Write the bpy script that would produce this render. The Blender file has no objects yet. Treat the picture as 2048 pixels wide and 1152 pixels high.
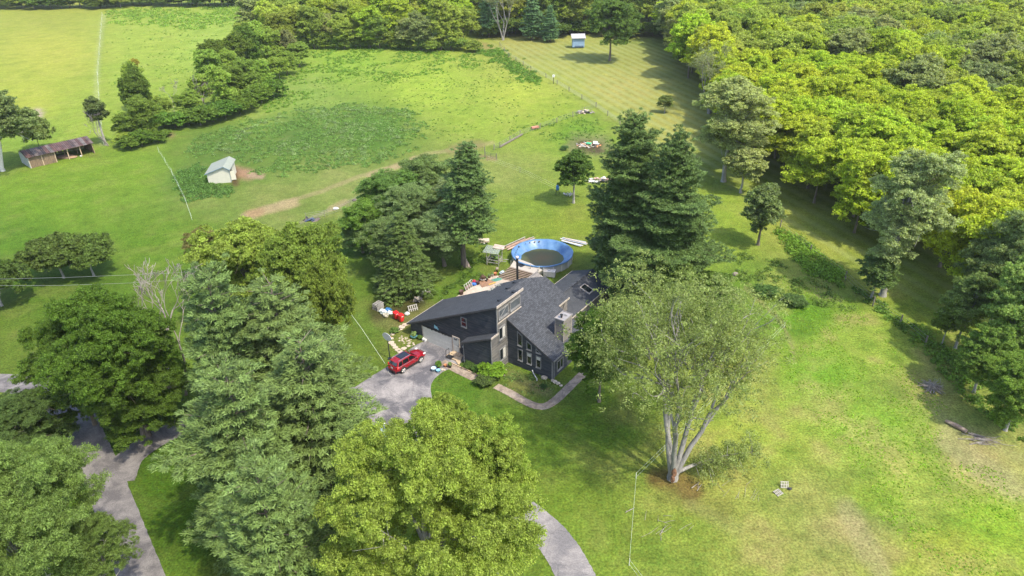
import bpy, bmesh, math, random
import numpy as np
from mathutils import Vector, Matrix, Euler

# ---------------------------------------------------------------- camera, sky, sun, exposure
FPX, TILT, CAMH, ROLL = 1400.0, math.radians(29.5), 49.5, math.radians(-1.2)
S = bpy.context.scene
C = S.collection
fw = np.array([0, math.cos(TILT), -math.sin(TILT)]); r_ = np.array([1.0, 0, 0]); u_ = np.cross(r_, fw)
RR = math.cos(ROLL)*r_ + math.sin(ROLL)*u_; UU = -math.sin(ROLL)*r_ + math.cos(ROLL)*u_
CP = np.array([0, 0, CAMH])
cam = bpy.data.objects.new('camera', bpy.data.cameras.new('camera')); C.objects.link(cam)
cam.matrix_world = Matrix(((RR[0], UU[0], -fw[0], 0), (RR[1], UU[1], -fw[1], 0), (RR[2], UU[2], -fw[2], CAMH), (0, 0, 0, 1)))
cam.data.sensor_width = 36; cam.data.lens = FPX/2048*36
cam.data.clip_start = 0.5; cam.data.clip_end = 5000
S.camera = cam
SUN_EL, SUN_DIR = math.radians(57), np.array([0.74, -0.67])
w = bpy.data.worlds.new('World'); S.world = w; w.use_nodes = True
nt = w.node_tree
bg = nt.nodes['Background']; sky = nt.nodes.new('ShaderNodeTexSky')
sky.sky_type = 'NISHITA'; sky.sun_disc = False; sky.sun_elevation = SUN_EL
sky.sun_rotation = math.atan2(SUN_DIR[0], SUN_DIR[1]); sky.dust_density = 2.0; sky.air_density = 1.0
nt.links.new(sky.outputs[0], bg.inputs[0]); bg.inputs[1].default_value = 0.15
sl = bpy.data.lights.new('sun', 'SUN'); sl.energy = 2.05; sl.angle = math.radians(1.5); sl.color = (1.0, 0.94, 0.76)
so = bpy.data.objects.new('sun', sl); C.objects.link(so)
sv = Vector((SUN_DIR[0]*math.cos(SUN_EL), SUN_DIR[1]*math.cos(SUN_EL), math.sin(SUN_EL)))
so.rotation_euler = sv.to_track_quat('Z', 'Y').to_euler(); so.location = (40, -20, 120)
S.view_settings.view_transform = 'Standard'; S.view_settings.look = 'None'
S.view_settings.exposure = 1.42; S.view_settings.gamma = 1; S.view_settings.use_curve_mapping = False
cy = S.cycles
cy.max_bounces = 5; cy.diffuse_bounces = 3; cy.glossy_bounces = 2; cy.transmission_bounces = 4; cy.transparent_max_bounces = 4
cy.use_denoising = True; cy.sample_clamp_indirect = 4; cy.caustics_reflective = False; cy.caustics_refractive = False

# ---------------------------------------------------------------- helpers
def G(px, py, z=0.0):
    """the point of the level plane z that the photo shows at a pixel"""
    d = fw + RR*(px-1024)/FPX - UU*(py-576)/FPX
    return CP + d*((z-CAMH)/d[2])
def PX(pts):
    v = np.asarray(pts, float) - CP; d = v@fw; d = np.where(d < 1, 1, d)
    return 1024 + FPX*(v@RR)/d, 576 - FPX*(v@UU)/d
def lin(r, g, b):
    f = lambda c: (c/255/12.92 if c/255 <= .04045 else ((c/255+.055)/1.055)**2.4)
    return (f(r), f(g), f(b))

def new_mesh(name, V, Fq, mat, smooth=False, attr=None):
    """mesh from numpy vertices and an (n,k) array of faces"""
    me = bpy.data.meshes.new(name); V = np.asarray(V, np.float32); Fq = np.asarray(Fq, np.int32)
    n, k = Fq.shape
    me.vertices.add(len(V)); me.vertices.foreach_set('co', V.ravel())
    me.loops.add(n*k); me.loops.foreach_set('vertex_index', Fq.ravel())
    me.polygons.add(n); me.polygons.foreach_set('loop_start', np.arange(0, n*k, k, dtype=np.int32))
    try: me.polygons.foreach_set('loop_total', np.full(n, k, np.int32))
    except Exception: pass
    if smooth: me.polygons.foreach_set('use_smooth', np.ones(n, bool))
    me.update(calc_edges=True)
    if attr is not None:
        a = me.attributes.new('v', 'FLOAT', 'FACE'); a.data.foreach_set('value', np.asarray(attr, np.float32))
    if mat: me.materials.append(mat)
    return me

class MB:
    """collects shapes; build() links them as one mesh object"""
    def __init__(s): s.v = []; s.f = []; s.sm = []
    def add(s, vs, fs, smooth=False):
        o = len(s.v); s.v += [tuple(float(c) for c in v) for v in vs]
        s.f += [tuple(i+o for i in f) for f in fs]; s.sm += [smooth]*len(fs); return s
    def box(s, c, d, rz=0, M=None):
        x, y, z = d[0]/2, d[1]/2, d[2]/2
        vs = [Vector((sx*x, sy*y, sz*z)) for sz in (-1, 1) for sy in (-1, 1) for sx in (-1, 1)]
        m = Matrix.Rotation(rz, 3, 'Z') if M is None else M
        vs = [m@v + Vector(c) for v in vs]
        return s.add(vs, [(0,2,3,1),(4,5,7,6),(0,1,5,4),(2,6,7,3),(0,4,6,2),(1,3,7,5)])
    def beam(s, a, b, wd, ht):
        a = Vector(a); b = Vector(b); d = b-a; L = d.length
        q = d.to_track_quat('X', 'Z').to_matrix()
        return s.box((a+b)/2, (L, wd, ht), M=q)
    def prism(s, poly, vec):
        n = len(poly); v2 = [tuple(Vector(p)+Vector(vec)) for p in poly]
        fs = [tuple(range(n)), tuple(range(2*n-1, n-1, -1))] + [(i, (i+1) % n + 0 if False else (i+1) % n, (i+1) % n+n, i+n) for i in range(n)]
        return s.add(list(poly)+v2, fs)
    def tube(s, pts, rad, n=8, cap=True, smooth=True):
        pts = [Vector(p) for p in pts]; rad = [rad]*len(pts) if not hasattr(rad, '__len__') else rad
        vs = []; prev = None
        for i, p in enumerate(pts):
            t = (pts[min(i+1, len(pts)-1)] - pts[max(i-1, 0)]).normalized()
            if prev is None: prev = t.orthogonal().normalized()
            prev = (prev - t*prev.dot(t)).normalized(); b = t.cross(prev)
            for k in range(n):
                a = 2*math.pi*k/n; vs.append(p + (prev*math.cos(a)+b*math.sin(a))*rad[i])
        fs = [(i*n+k, i*n+(k+1) % n, (i+1)*n+(k+1) % n, (i+1)*n+k) for i in range(len(pts)-1) for k in range(n)]
        s.add(vs, fs, smooth)
        if cap: s.add(vs[:n], [tuple(range(n))[::-1]]); s.add(vs[-n:], [tuple(range(n))])
        return s
    def lathe(s, prof, c=(0,0,0), n=16, smooth=True, axis='Z'):
        vs = []
        for r, z in prof:
            for k in range(n):
                a = 2*math.pi*k/n; p = (r*math.cos(a), r*math.sin(a), z)
                if axis == 'Y': p = (p[0], p[2], p[1])
                vs.append((p[0]+c[0], p[1]+c[1], p[2]+c[2]))
        fs = [(i*n+k, i*n+(k+1) % n, (i+1)*n+(k+1) % n, (i+1)*n+k) for i in range(len(prof)-1) for k in range(n)]
        return s.add(vs, fs, smooth)
    def blob(s, c, r, rng, n=10, m=6, j=.18):
        rx, ry, rz = r; vs = []
        for i in range(m+1):
            th = math.pi*i/m
            for k in range(n):
                a = 2*math.pi*k/n; q = 1+rng.uniform(-j, j) if 0 < i < m else 1
                vs.append((c[0]+rx*q*math.sin(th)*math.cos(a), c[1]+ry*q*math.sin(th)*math.sin(a), c[2]+rz*q*math.cos(th)))
        fs = [(i*n+k, i*n+(k+1) % n, (i+1)*n+(k+1) % n, (i+1)*n+k) for i in range(m) for k in range(n)]
        return s.add(vs, fs, False)
    def build(s, name, mat, parent=None, bevel=0, fix=True):
        me = bpy.data.meshes.new(name); me.from_pydata(s.v, [], s.f)
        me.polygons.foreach_set('use_smooth', s.sm)
        if fix:
            bm = bmesh.new(); bm.from_mesh(me); bmesh.ops.recalc_face_normals(bm, faces=bm.faces); bm.to_mesh(me); bm.free()
        me.materials.append(mat); me.update()
        o = bpy.data.objects.new(name, me); C.objects.link(o)
        if parent: o.parent = parent
        if bevel:
            b = o.modifiers.new('bevel', 'BEVEL'); b.width = bevel; b.segments = 2; b.limit_method = 'ANGLE'
        return o

def tag(o, label=None, cat=None, group=None, kind=None):
    if label: o['label'] = label
    if cat: o['category'] = cat
    if group: o['group'] = group
    if kind: o['kind'] = kind
    return o
def thing(name, loc, rz, label, cat, group=None):
    o = bpy.data.objects.new(name, None); C.objects.link(o); o.location = tuple(float(c) for c in loc); o.rotation_euler = (0, 0, rz)
    o.empty_display_size = .3
    return tag(o, label, cat, group)
def copy_tree(o, parent=None):
    c = o.copy(); C.objects.link(c)
    if parent: c.parent = parent
    for ch in o.children: copy_tree(ch, c)
    return c

# ---------------------------------------------------------------- materials
def mat(name, col, rough=.7, metal=0, var=0, scale=4, bump=0, bscale=30, coat=0, spec=None, stretch=None, col2=None):
    m = bpy.data.materials.new(name); m.use_nodes = True; n = m.node_tree; b = n.nodes['Principled BSDF']
    b.inputs['Base Color'].default_value = (*col, 1); b.inputs['Roughness'].default_value = rough; b.inputs['Metallic'].default_value = metal
    if coat: b.inputs['Coat Weight'].default_value = coat; b.inputs['Coat Roughness'].default_value = .08
    if spec is not None: b.inputs['Specular IOR Level'].default_value = spec
    tc = n.nodes.new('ShaderNodeTexCoord'); mp = n.nodes.new('ShaderNodeMapping'); n.links.new(tc.outputs['Object'], mp.inputs[0])
    if stretch: mp.inputs['Scale'].default_value = stretch
    if var or col2:
        no = n.nodes.new('ShaderNodeTexNoise'); no.inputs['Scale'].default_value = scale; no.inputs['Detail'].default_value = 6; no.inputs['Roughness'].default_value = .65
        n.links.new(mp.outputs[0], no.inputs['Vector'])
        cr = n.nodes.new('ShaderNodeValToRGB'); cr.color_ramp.elements[0].position = .32; cr.color_ramp.elements[1].position = .68
        c2 = col2 if col2 else tuple(c*(1+var) for c in col); c1 = col if col2 else tuple(c*(1-var) for c in col)
        cr.color_ramp.elements[0].color = (*c1, 1); cr.color_ramp.elements[1].color = (*c2, 1)
        n.links.new(no.outputs['Fac'], cr.inputs[0]); n.links.new(cr.outputs[0], b.inputs['Base Color'])
    if bump:
        nb = n.nodes.new('ShaderNodeTexNoise'); nb.inputs['Scale'].default_value = bscale; nb.inputs['Detail'].default_value = 4
        n.links.new(mp.outputs[0], nb.inputs['Vector']); bp = n.nodes.new('ShaderNodeBump'); bp.inputs['Strength'].default_value = bump
        bp.inputs['Distance'].default_value = .03
        n.links.new(nb.outputs['Fac'], bp.inputs['Height']); n.links.new(bp.outputs[0], b.inputs['Normal'])
    return m

def leaf_mat(name, transl=.55, spread=.55, rough=.6):
    """foliage: object colour times a per-leaf and per-tree variation, with light passing through"""
    m = bpy.data.materials.new(name); m.use_nodes = True; n = m.node_tree; b = n.nodes['Principled BSDF']; L = n.links.new
    oi = n.nodes.new('ShaderNodeObjectInfo'); at = n.nodes.new('ShaderNodeAttribute'); at.attribute_name = 'v'
    mr = n.nodes.new('ShaderNodeMapRange'); mr.inputs[3].default_value = 1-spread; mr.inputs[4].default_value = 1+spread
    L(at.outputs['Fac'], mr.inputs[0])
    hs = n.nodes.new('ShaderNodeHueSaturation'); mh = n.nodes.new('ShaderNodeMapRange'); mh.inputs[3].default_value = .493; mh.inputs[4].default_value = .507
    L(oi.outputs['Random'], mh.inputs[0]); L(mh.outputs[0], hs.inputs['Hue']); L(oi.outputs['Color'], hs.inputs['Color'])
    L(mr.outputs[0], hs.inputs['Value'])
    L(hs.outputs[0], b.inputs['Base Color']); b.inputs['Roughness'].default_value = rough; b.inputs['Specular IOR Level'].default_value = .25
    tr = n.nodes.new('ShaderNodeBsdfTranslucent'); mx = n.nodes.new('ShaderNodeMixShader'); mx.inputs[0].default_value = transl
    hy = n.nodes.new('ShaderNodeMix'); hy.data_type = 'RGBA'; hy.blend_type = 'MULTIPLY'; hy.inputs[0].default_value = 1; hy.inputs[7].default_value = (1.16, 1.12, .5, 1)
    L(hs.outputs[0], hy.inputs[6]); L(hy.outputs[2], tr.inputs[0])
    L(b.outputs[0], mx.inputs[1]); L(tr.outputs[0], mx.inputs[2]); L(mx.outputs[0], n.nodes['Material Output'].inputs[0])
    return m
LEAF = leaf_mat('leaves'); NEEDLE = leaf_mat('needles', .12, .5, .55)
BARK = mat('bark', (.16,.13,.10), .9, var=.35, scale=3, bump=.5, stretch=(3,3,.6))
BARKG = mat('grey_bark', (.30,.28,.25), .9, var=.35, scale=3, bump=.5, stretch=(3,3,.6))
DEAD = mat('dead_wood', (.34,.31,.28), .9, var=.3, scale=2, col2=(.16,.12,.10), stretch=(1,1,.4))
# ---------------------------------------------------------------- ground
KG = 1.0   # brightness of level sunlit ground per unit albedo
CPTS = [ # px, py, sRGB of the turf there; lower-left points hold shade in their colour
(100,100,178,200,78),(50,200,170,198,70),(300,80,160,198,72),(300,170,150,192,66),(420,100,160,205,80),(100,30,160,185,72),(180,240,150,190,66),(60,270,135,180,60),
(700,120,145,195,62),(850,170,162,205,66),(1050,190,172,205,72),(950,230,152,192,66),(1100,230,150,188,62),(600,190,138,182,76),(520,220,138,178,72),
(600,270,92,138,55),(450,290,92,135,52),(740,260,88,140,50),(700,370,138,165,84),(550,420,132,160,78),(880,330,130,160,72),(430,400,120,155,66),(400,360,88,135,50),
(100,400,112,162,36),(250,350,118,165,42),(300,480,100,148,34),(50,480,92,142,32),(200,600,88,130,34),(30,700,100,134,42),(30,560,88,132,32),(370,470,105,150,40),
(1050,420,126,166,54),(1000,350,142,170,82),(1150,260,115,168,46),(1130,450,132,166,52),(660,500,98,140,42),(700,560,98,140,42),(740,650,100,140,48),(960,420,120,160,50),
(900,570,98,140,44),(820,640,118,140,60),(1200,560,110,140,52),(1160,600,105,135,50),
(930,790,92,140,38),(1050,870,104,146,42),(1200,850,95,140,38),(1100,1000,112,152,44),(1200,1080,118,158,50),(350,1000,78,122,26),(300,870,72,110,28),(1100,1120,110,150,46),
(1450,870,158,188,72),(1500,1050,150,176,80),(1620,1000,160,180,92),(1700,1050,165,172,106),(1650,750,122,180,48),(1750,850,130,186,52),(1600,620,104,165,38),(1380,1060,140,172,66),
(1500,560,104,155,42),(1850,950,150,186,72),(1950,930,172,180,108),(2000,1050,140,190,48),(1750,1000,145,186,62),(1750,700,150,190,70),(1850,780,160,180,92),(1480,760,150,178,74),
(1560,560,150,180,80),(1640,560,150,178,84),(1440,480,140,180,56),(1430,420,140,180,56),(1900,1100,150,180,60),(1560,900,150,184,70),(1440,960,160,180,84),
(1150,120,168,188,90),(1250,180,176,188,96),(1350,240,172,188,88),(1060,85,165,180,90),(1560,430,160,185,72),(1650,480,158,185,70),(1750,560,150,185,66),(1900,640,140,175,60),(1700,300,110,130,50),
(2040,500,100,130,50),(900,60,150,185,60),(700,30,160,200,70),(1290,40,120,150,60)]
cp = np.array([(p[0], p[1]) for p in CPTS], float); cc = np.array([lin(*p[2:]) for p in CPTS])
DIRT = lin(196,176,130); RED = lin(184,146,108); PALE = lin(186,190,130)
STROKES = [ # pts(px), width px, colour, strength
([(470,445),(500,432),(560,408),(640,385),(720,352),(790,335),(850,308),(930,297),(985,285)],4,DIRT,.5),
([(490,436),(530,420),(590,405)],9,DIRT,.95),([(500,430),(520,425)],9,RED,.6),([(740,350),(800,330),(830,318)],6,DIRT,.85),([(600,445),(660,420),(700,402),(735,386),(760,378)],3,lin(170,160,135),.5),
([(660,418),(690,405)],6,DIRT,.6),([(474,345),(498,350)],12,lin(186,150,118),1.0),([(466,342),(470,365)],9,lin(112,86,62),.9),([(500,350),(522,352)],7,lin(198,170,138),.9),
([(905,300),(930,290),(960,288)],11,lin(165,150,100),.6),([(950,312),(975,316),(990,318)],5,lin(176,150,110),.7),
([(955,88),(975,95),(985,102)],8,lin(180,165,105),.8),([(1155,290),(1200,292)],24,lin(150,138,108),.6),([(1165,293),(1195,297)],12,lin(96,78,64),.8),([(1230,310),(1215,300)],8,lin(150,140,100),.4),
([(1320,955),(1360,962),(1380,980)],22,lin(130,92,62),.7),([(1340,990),(1450,1020)],22,lin(110,100,58),.35),
([(1490,575),(1530,610),(1568,650),(1582,690),(1590,720)],4,lin(170,160,110),.6),([(1400,660),(1440,650)],9,lin(150,140,100),.3),
([(207,30),(198,100),(193,180),(196,250),(205,290)],3,lin(205,210,150),.7),([(212,30),(203,100),(199,150)],2,lin(110,150,40),.5),
([(1640,590),(1680,600)],7,lin(165,150,120),.35),([(1480,600),(1460,590)],8,lin(160,140,120),.35),
([(335,268),(345,272)],5,lin(176,150,110),.7),([(528,188),(533,184)],6,lin(176,150,110),.6),([(560,385),(590,380)],6,lin(160,160,90),.3),
([(0,245),(50,240),(75,228)],12,lin(214,190,172),.95),([(400,500),(420,490)],14,lin(120,130,60),.3),
([(1000,905),(1040,1000)],12,lin(120,150,60),.2),([(1380,1010),(1480,1060)],14,lin(165,165,100),.4),([(1690,1020),(1740,1110),(1760,1150)],24,lin(182,172,124),.55),([(1900,880),(1960,940),(2030,980)],26,lin(186,178,126),.6),
([(1870,830),(1960,880),(2040,920)],14,lin(172,170,110),.5),([(1500,690),(1530,760),(1540,840)],18,lin(160,168,86),.35),
([(860,620),(800,650),(760,640)],16,lin(140,132,86),.5),([(755,620),(830,600)],20,lin(74,58,44),.7),([(985,760),(1040,790),(1090,800),(1120,770)],22,lin(120,140,62),.7),([(1030,770),(1080,775)],14,lin(150,138,86),.5),
([(1020,745),(1080,775),(1100,785)],10,lin(150,140,110),.35),([(90,305),(200,312)],4,lin(120,100,70),.3)]
def seg_d(X, Y, pts):
    d = np.full(X.shape, 1e9)
    for (x0, y0), (x1, y1) in zip(pts[:-1], pts[1:]):
        dx, dy = x1-x0, y1-y0; t = np.clip(((X-x0)*dx+(Y-y0)*dy)/(dx*dx+dy*dy+1e-9), 0, 1)
        d = np.minimum(d, np.hypot(X-x0-t*dx, Y-y0-t*dy))
    return d
def vnoise(x, y, seed=0):
    xi = np.floor(x).astype(np.int64); yi = np.floor(y).astype(np.int64); fx = x-xi; fy = y-yi
    fx = fx*fx*(3-2*fx); fy = fy*fy*(3-2*fy)
    def h(a, b):
        n = (a*374761393 + b*668265263 + seed*1442695041) & 0xffffffff
        n = ((n ^ (n >> 13))*1274126177) & 0xffffffff
        return ((n ^ (n >> 16)) & 0xffff)/65535.
    return (h(xi, yi)*(1-fx)+h(xi+1, yi)*fx)*(1-fy) + (h(xi, yi+1)*(1-fx)+h(xi+1, yi+1)*fx)*fy
def fbm(x, y, o=4, seed=0):
    s = 0; a = .5
    for i in range(o): s = s+a*vnoise(x*2**i+i*17.3, y*2**i-i*9.1, seed+i); a *= .5
    return s/(1-.5**o)
ys = [-60.]
while ys[-1] < 1500: ys.append(ys[-1] + (.42 if 20 < ys[-1] < 75 else (.42+max(ys[-1]-75, 0)*.006 if ys[-1] > 0 else 6)))
xs = [0.]
while xs[-1] < 1100: xs.append(xs[-1] + .42+max(xs[-1]-35, 0)*.006)
xs = np.array(sorted([-x for x in xs[1:]] + xs)); ys = np.array(ys)
GX, GY = np.meshgrid(xs, ys); gv = np.stack([GX.ravel(), GY.ravel(), np.zeros(GX.size)], 1)
nx = len(xs); ii = (np.arange(len(ys)-1)[:, None]*nx + np.arange(nx-1)[None]).ravel()
gf = np.stack([ii, ii+1, ii+1+nx, ii+nx], 1)
X, Y = PX(gv); X = np.clip(X, -300, 2350); Y = np.clip(Y, -20, 1400)
n1 = fbm(gv[:, 0]/9, gv[:, 1]/9, 4, 3); n2 = fbm(gv[:, 0]/1.6, gv[:, 1]/1.6, 3, 9)
jx = X + (n1-.5)*50; jy = Y + (n2-.5)*10 + (n1-.5)*22
num = np.zeros((len(X), 3)); den = np.zeros(len(X))
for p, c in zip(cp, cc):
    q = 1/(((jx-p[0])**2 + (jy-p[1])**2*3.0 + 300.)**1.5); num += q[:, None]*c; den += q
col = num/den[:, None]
# mottled turf: dry and lush patches
m1 = fbm(gv[:, 0]/3.1, gv[:, 1]/3.1, 4, 21)[:, None]; m2 = fbm(gv[:, 0]/.9, gv[:, 1]/.9, 3, 33)[:, None]
dry = np.array(lin(190,180,125)); lush = np.array(lin(70,128,26))
right = np.clip((X-1150)/300, 0, 1)*np.clip((Y-560)/60, 0, 1)
kd = np.clip((m1[:, 0]-.52)*4, 0, 1)*(.10+.26*right); kl = np.clip((.47-m1[:, 0])*4, 0, 1)*(.22+.25*right)
col = col*(1-kd[:, None])+dry*kd[:, None]; col = col*(1-kl[:, None])+lush*kl[:, None]
col *= (1+(m2-.5)*.35)
# mowing stripes of the paddock strip and side orchard lane
strip = (X > 1000) & (Y > 60) & (Y < 640)
sA = G(1018,114); sB = G(1240,250); dv = (sB-sA)[:2]/np.hypot(*(sB-sA)[:2]); nrm = np.array([-dv[1], dv[0]])
off = (gv[:, :2]-sA[:2])@nrm
ins = np.clip((off+1)/2, 0, 1)*np.clip((Y-75)/20, 0, 1)*(X > 980)
stripe = .5+.5*np.sin(off*2*math.pi/2.6 + n1*2)
lanes = np.clip((off+.5)/1, 0, 1)*np.clip((9-off)/3, 0, 1)
mow = ins*(Y < 640)*np.where(Y < 330, 1, .6)
col = (col@np.array([.3,.6,.1]))[:, None]*.04+col*.96; col = col*np.array([1.23,1.0,.98])
for pts, wd, c, st in STROKES:
    d = seg_d(X+(n2-.5)*wd*1.1, Y+(n1-.5)*wd*.9, pts); k = np.clip(1.35-d/wd, 0, 1)
    k = np.clip(k*1.3*(0.55+.9*m2[:, 0]), 0, 1)*st
    col = col*(1-k[:, None])+np.array(c)*k[:, None]
col = np.clip(col*.45, .004, .8)
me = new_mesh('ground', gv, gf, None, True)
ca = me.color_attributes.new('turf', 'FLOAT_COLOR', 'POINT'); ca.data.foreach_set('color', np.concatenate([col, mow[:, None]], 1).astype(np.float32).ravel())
def turf_mat():
    m = bpy.data.materials.new('turf'); m.use_nodes = True; n = m.node_tree; b = n.nodes['Principled BSDF']; L = n.links.new
    at = n.nodes.new('ShaderNodeVertexColor'); at.layer_name = 'turf'; tc = n.nodes.new('ShaderNodeTexCoord')
    def noise(sc, det, lo, hi, p0=.3, p1=.7):
        no = n.nodes.new('ShaderNodeTexNoise'); no.inputs['Scale'].default_value = sc; no.inputs['Detail'].default_value = det; no.inputs['Roughness'].default_value = .7
        L(tc.outputs['Object'], no.inputs['Vector']); mr = n.nodes.new('ShaderNodeMapRange')
        mr.inputs[1].default_value = p0; mr.inputs[2].default_value = p1; mr.inputs[3].default_value = lo; mr.inputs[4].default_value = hi
        L(no.outputs['Fac'], mr.inputs[0]); return mr.outputs[0], no
    a, na = noise(4.5, 8, .38, 1.62); c, nb = noise(1.1, 5, .76, 1.22); e, ne = noise(.22, 4, .88, 1.1)
    def mul(x, y, kind='MULTIPLY'):
        q = n.nodes.new('ShaderNodeMath'); q.operation = kind; L(x, q.inputs[0]); L(y, q.inputs[1]); return q.outputs[0]
    f = mul(mul(a, c), e); hs = n.nodes.new('ShaderNodeHueSaturation'); L(at.outputs[0], hs.inputs['Color']); L(f, hs.inputs['Value'])
    h2, _ = noise(2.3, 3, .485, .515); L(h2, hs.inputs['Hue'])
    dt = n.nodes.new('ShaderNodeVectorMath'); dt.operation = 'DOT_PRODUCT'; L(tc.outputs['Object'], dt.inputs[0]); dt.inputs[1].default_value = (float(nrm[0]), float(nrm[1]), 0)
    wv = n.nodes.new('ShaderNodeMath'); wv.operation = 'MULTIPLY_ADD'; wv.inputs[1].default_value = 2*math.pi/3.1; L(dt.outputs['Value'], wv.inputs[0]); L(ne.outputs['Fac'], wv.inputs[2])
    sn = n.nodes.new('ShaderNodeMath'); sn.operation = 'SINE'; L(wv.outputs[0], sn.inputs[0])
    rm = n.nodes.new('ShaderNodeMapRange'); rm.inputs[1].default_value = -.6; rm.inputs[2].default_value = .9; L(sn.outputs[0], rm.inputs[0])
    k1 = n.nodes.new('ShaderNodeMath'); k1.operation = 'MULTIPLY'; L(rm.outputs[0], k1.inputs[0]); L(at.outputs['Alpha'], k1.inputs[1])
    k2 = n.nodes.new('ShaderNodeMath'); k2.operation = 'MULTIPLY'; k2.inputs[1].default_value = .5; L(k1.outputs[0], k2.inputs[0])
    mw_ = n.nodes.new('ShaderNodeMix'); mw_.data_type = 'RGBA'; mw_.inputs[7].default_value = (.24,.27,.10,1); L(k2.outputs[0], mw_.inputs[0]); L(hs.outputs[0], mw_.inputs[6])
    L(mw_.outputs[2], b.inputs['Base Color']); b.inputs['Roughness'].default_value = .95; b.inputs['Specular IOR Level'].default_value = .1
    bp = n.nodes.new('ShaderNodeBump'); bp.inputs['Strength'].default_value = .6; bp.inputs['Distance'].default_value = .12; L(na.outputs['Fac'], bp.inputs['Height']); L(bp.outputs[0], b.inputs['Normal'])
    return m
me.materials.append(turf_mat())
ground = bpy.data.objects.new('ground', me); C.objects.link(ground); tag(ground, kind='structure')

# paved sheets, each with a little thickness
def smooth_poly(pts, n=6):
    out = []; N = len(pts)
    for i in range(N):
        p0, p1, p2, p3 = [np.array(pts[(i+k-1) % N], float) for k in range(4)]
        for t in np.arange(n)/n:
            out.append(.5*((2*p1)+(-p0+p2)*t+(2*p0-5*p1+4*p2-p3)*t*t+(-p0+3*p1-3*p2+p3)*t**3))
    return out
def smooth_line(pts, n=8):
    out = []; N = len(pts); q = [np.array(p, float) for p in pts]; q = [2*q[0]-q[1]]+q+[2*q[-1]-q[-2]]
    for i in range(1, N):
        p0, p1, p2, p3 = q[i-1:i+3]
        for t in np.arange(n)/n: out.append(.5*((2*p1)+(-p0+p2)*t+(2*p0-5*p1+4*p2-p3)*t*t+(-p0+3*p1-3*p2+p3)*t**3))
    out.append(q[-2]); return out
def sheet(name, pxs, z, m, th=.05, smooth=True, rag=.03, seed=1):
    P = smooth_poly(pxs, 10) if smooth else [np.array(p, float) for p in pxs]; rg = random.Random(seed)
    w = [G(p[0], p[1]) for p in P]; w = [(q[0]+rg.uniform(-rag, rag), q[1]+rg.uniform(-rag, rag), z) for q in w]
    o = MB().prism(w, (0, 0, -th)).build(name, m); return o
def ribbon(name, pxs, width, z, m, th=.05, seed=1, rag=.035):
    P = smooth_line([G(*p)[:2] for p in pxs], 16); rg = random.Random(seed); L = []; Rt = []
    for i, p in enumerate(P):
        t = P[min(i+1, len(P)-1)]-P[max(i-1, 0)]; t = t/np.hypot(*t); nn = np.array([-t[1], t[0]]); wd = width if not callable(width) else width(i/len(P))
        L.append(p+nn*(wd/2+rg.uniform(-rag, rag))); Rt.append(p-nn*(wd/2+rg.uniform(-rag, rag)))
    V = [(*a, z) for a in L]+[(*a, z) for a in Rt]; n = len(P); V += [(v[0], v[1], z-th) for v in V]
    F = [(i, i+1, n+i+1, n+i) for i in range(n-1)]+[(2*n+i, 2*n+n+i, 2*n+n+i+1, 2*n+i+1) for i in range(n-1)]+[(i, 2*n+i, 2*n+i+1, i+1) for i in range(n-1)]+[(n+i, n+i+1, 3*n+i+1, 3*n+i) for i in range(n-1)]
    o = MB().add(V, F).build(name, m); return o
def asphalt(name, base, dark, sc=.35, crack=True, lo=.42, hi=.62):
    m = bpy.data.materials.new(name); m.use_nodes = True; n = m.node_tree; b = n.nodes['Principled BSDF']; L = n.links.new
    tc = n.nodes.new('ShaderNodeTexCoord'); no = n.nodes.new('ShaderNodeTexNoise'); no.inputs['Scale'].default_value = sc; no.inputs['Detail'].default_value = 9; no.inputs['Roughness'].default_value = .68; no.inputs['Distortion'].default_value = .6
    L(tc.outputs['Object'], no.inputs['Vector']); cr = n.nodes.new('ShaderNodeValToRGB'); cr.color_ramp.elements[0].position = lo; cr.color_ramp.elements[0].color = (*dark, 1)
    cr.color_ramp.elements[1].position = hi; cr.color_ramp.elements[1].color = (*base, 1); L(no.outputs['Fac'], cr.inputs[0]); out = cr.outputs[0]
    n2 = n.nodes.new('ShaderNodeTexNoise'); n2.inputs['Scale'].default_value = 9; n2.inputs['Detail'].default_value = 5; L(tc.outputs['Object'], n2.inputs['Vector'])
    mr = n.nodes.new('ShaderNodeMapRange'); mr.inputs[1].default_value = .3; mr.inputs[2].default_value = .7; mr.inputs[3].default_value = .78; mr.inputs[4].default_value = 1.2; L(n2.outputs['Fac'], mr.inputs[0])
    hs = n.nodes.new('ShaderNodeHueSaturation'); L(out, hs.inputs['Color']); L(mr.outputs[0], hs.inputs['Value']); out = hs.outputs[0]
    if crack:
        vo = n.nodes.new('ShaderNodeTexVoronoi'); vo.feature = 'DISTANCE_TO_EDGE'; vo.inputs['Scale'].default_value = .34
        mx = n.nodes.new('ShaderNodeMix'); mx.data_type = 'VECTOR'; mx.inputs[0].default_value = .12; L(tc.outputs['Object'], mx.inputs[4]); L(no.outputs['Color'], mx.inputs[5]); L(mx.outputs[1], vo.inputs['Vector'])
        mk = n.nodes.new('ShaderNodeMapRange'); mk.inputs[1].default_value = 0; mk.inputs[2].default_value = .02; mk.inputs[3].default_value = .78; mk.inputs[4].default_value = 1; L(vo.outputs['Distance'], mk.inputs[0])
        h3 = n.nodes.new('ShaderNodeHueSaturation'); L(out, h3.inputs['Color']); L(mk.outputs[0], h3.inputs['Value']); out = h3.outputs[0]
    L(out, b.inputs['Base Color']); b.inputs['Roughness'].default_value = .9; b.inputs['Specular IOR Level'].default_value = .2
    return m
ASPH = asphalt('worn_asphalt', (.30,.275,.27), (.11,.105,.115)); ROADM = asphalt('road_asphalt', (.21,.19,.18), (.11,.10,.10), .5, False)
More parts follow.
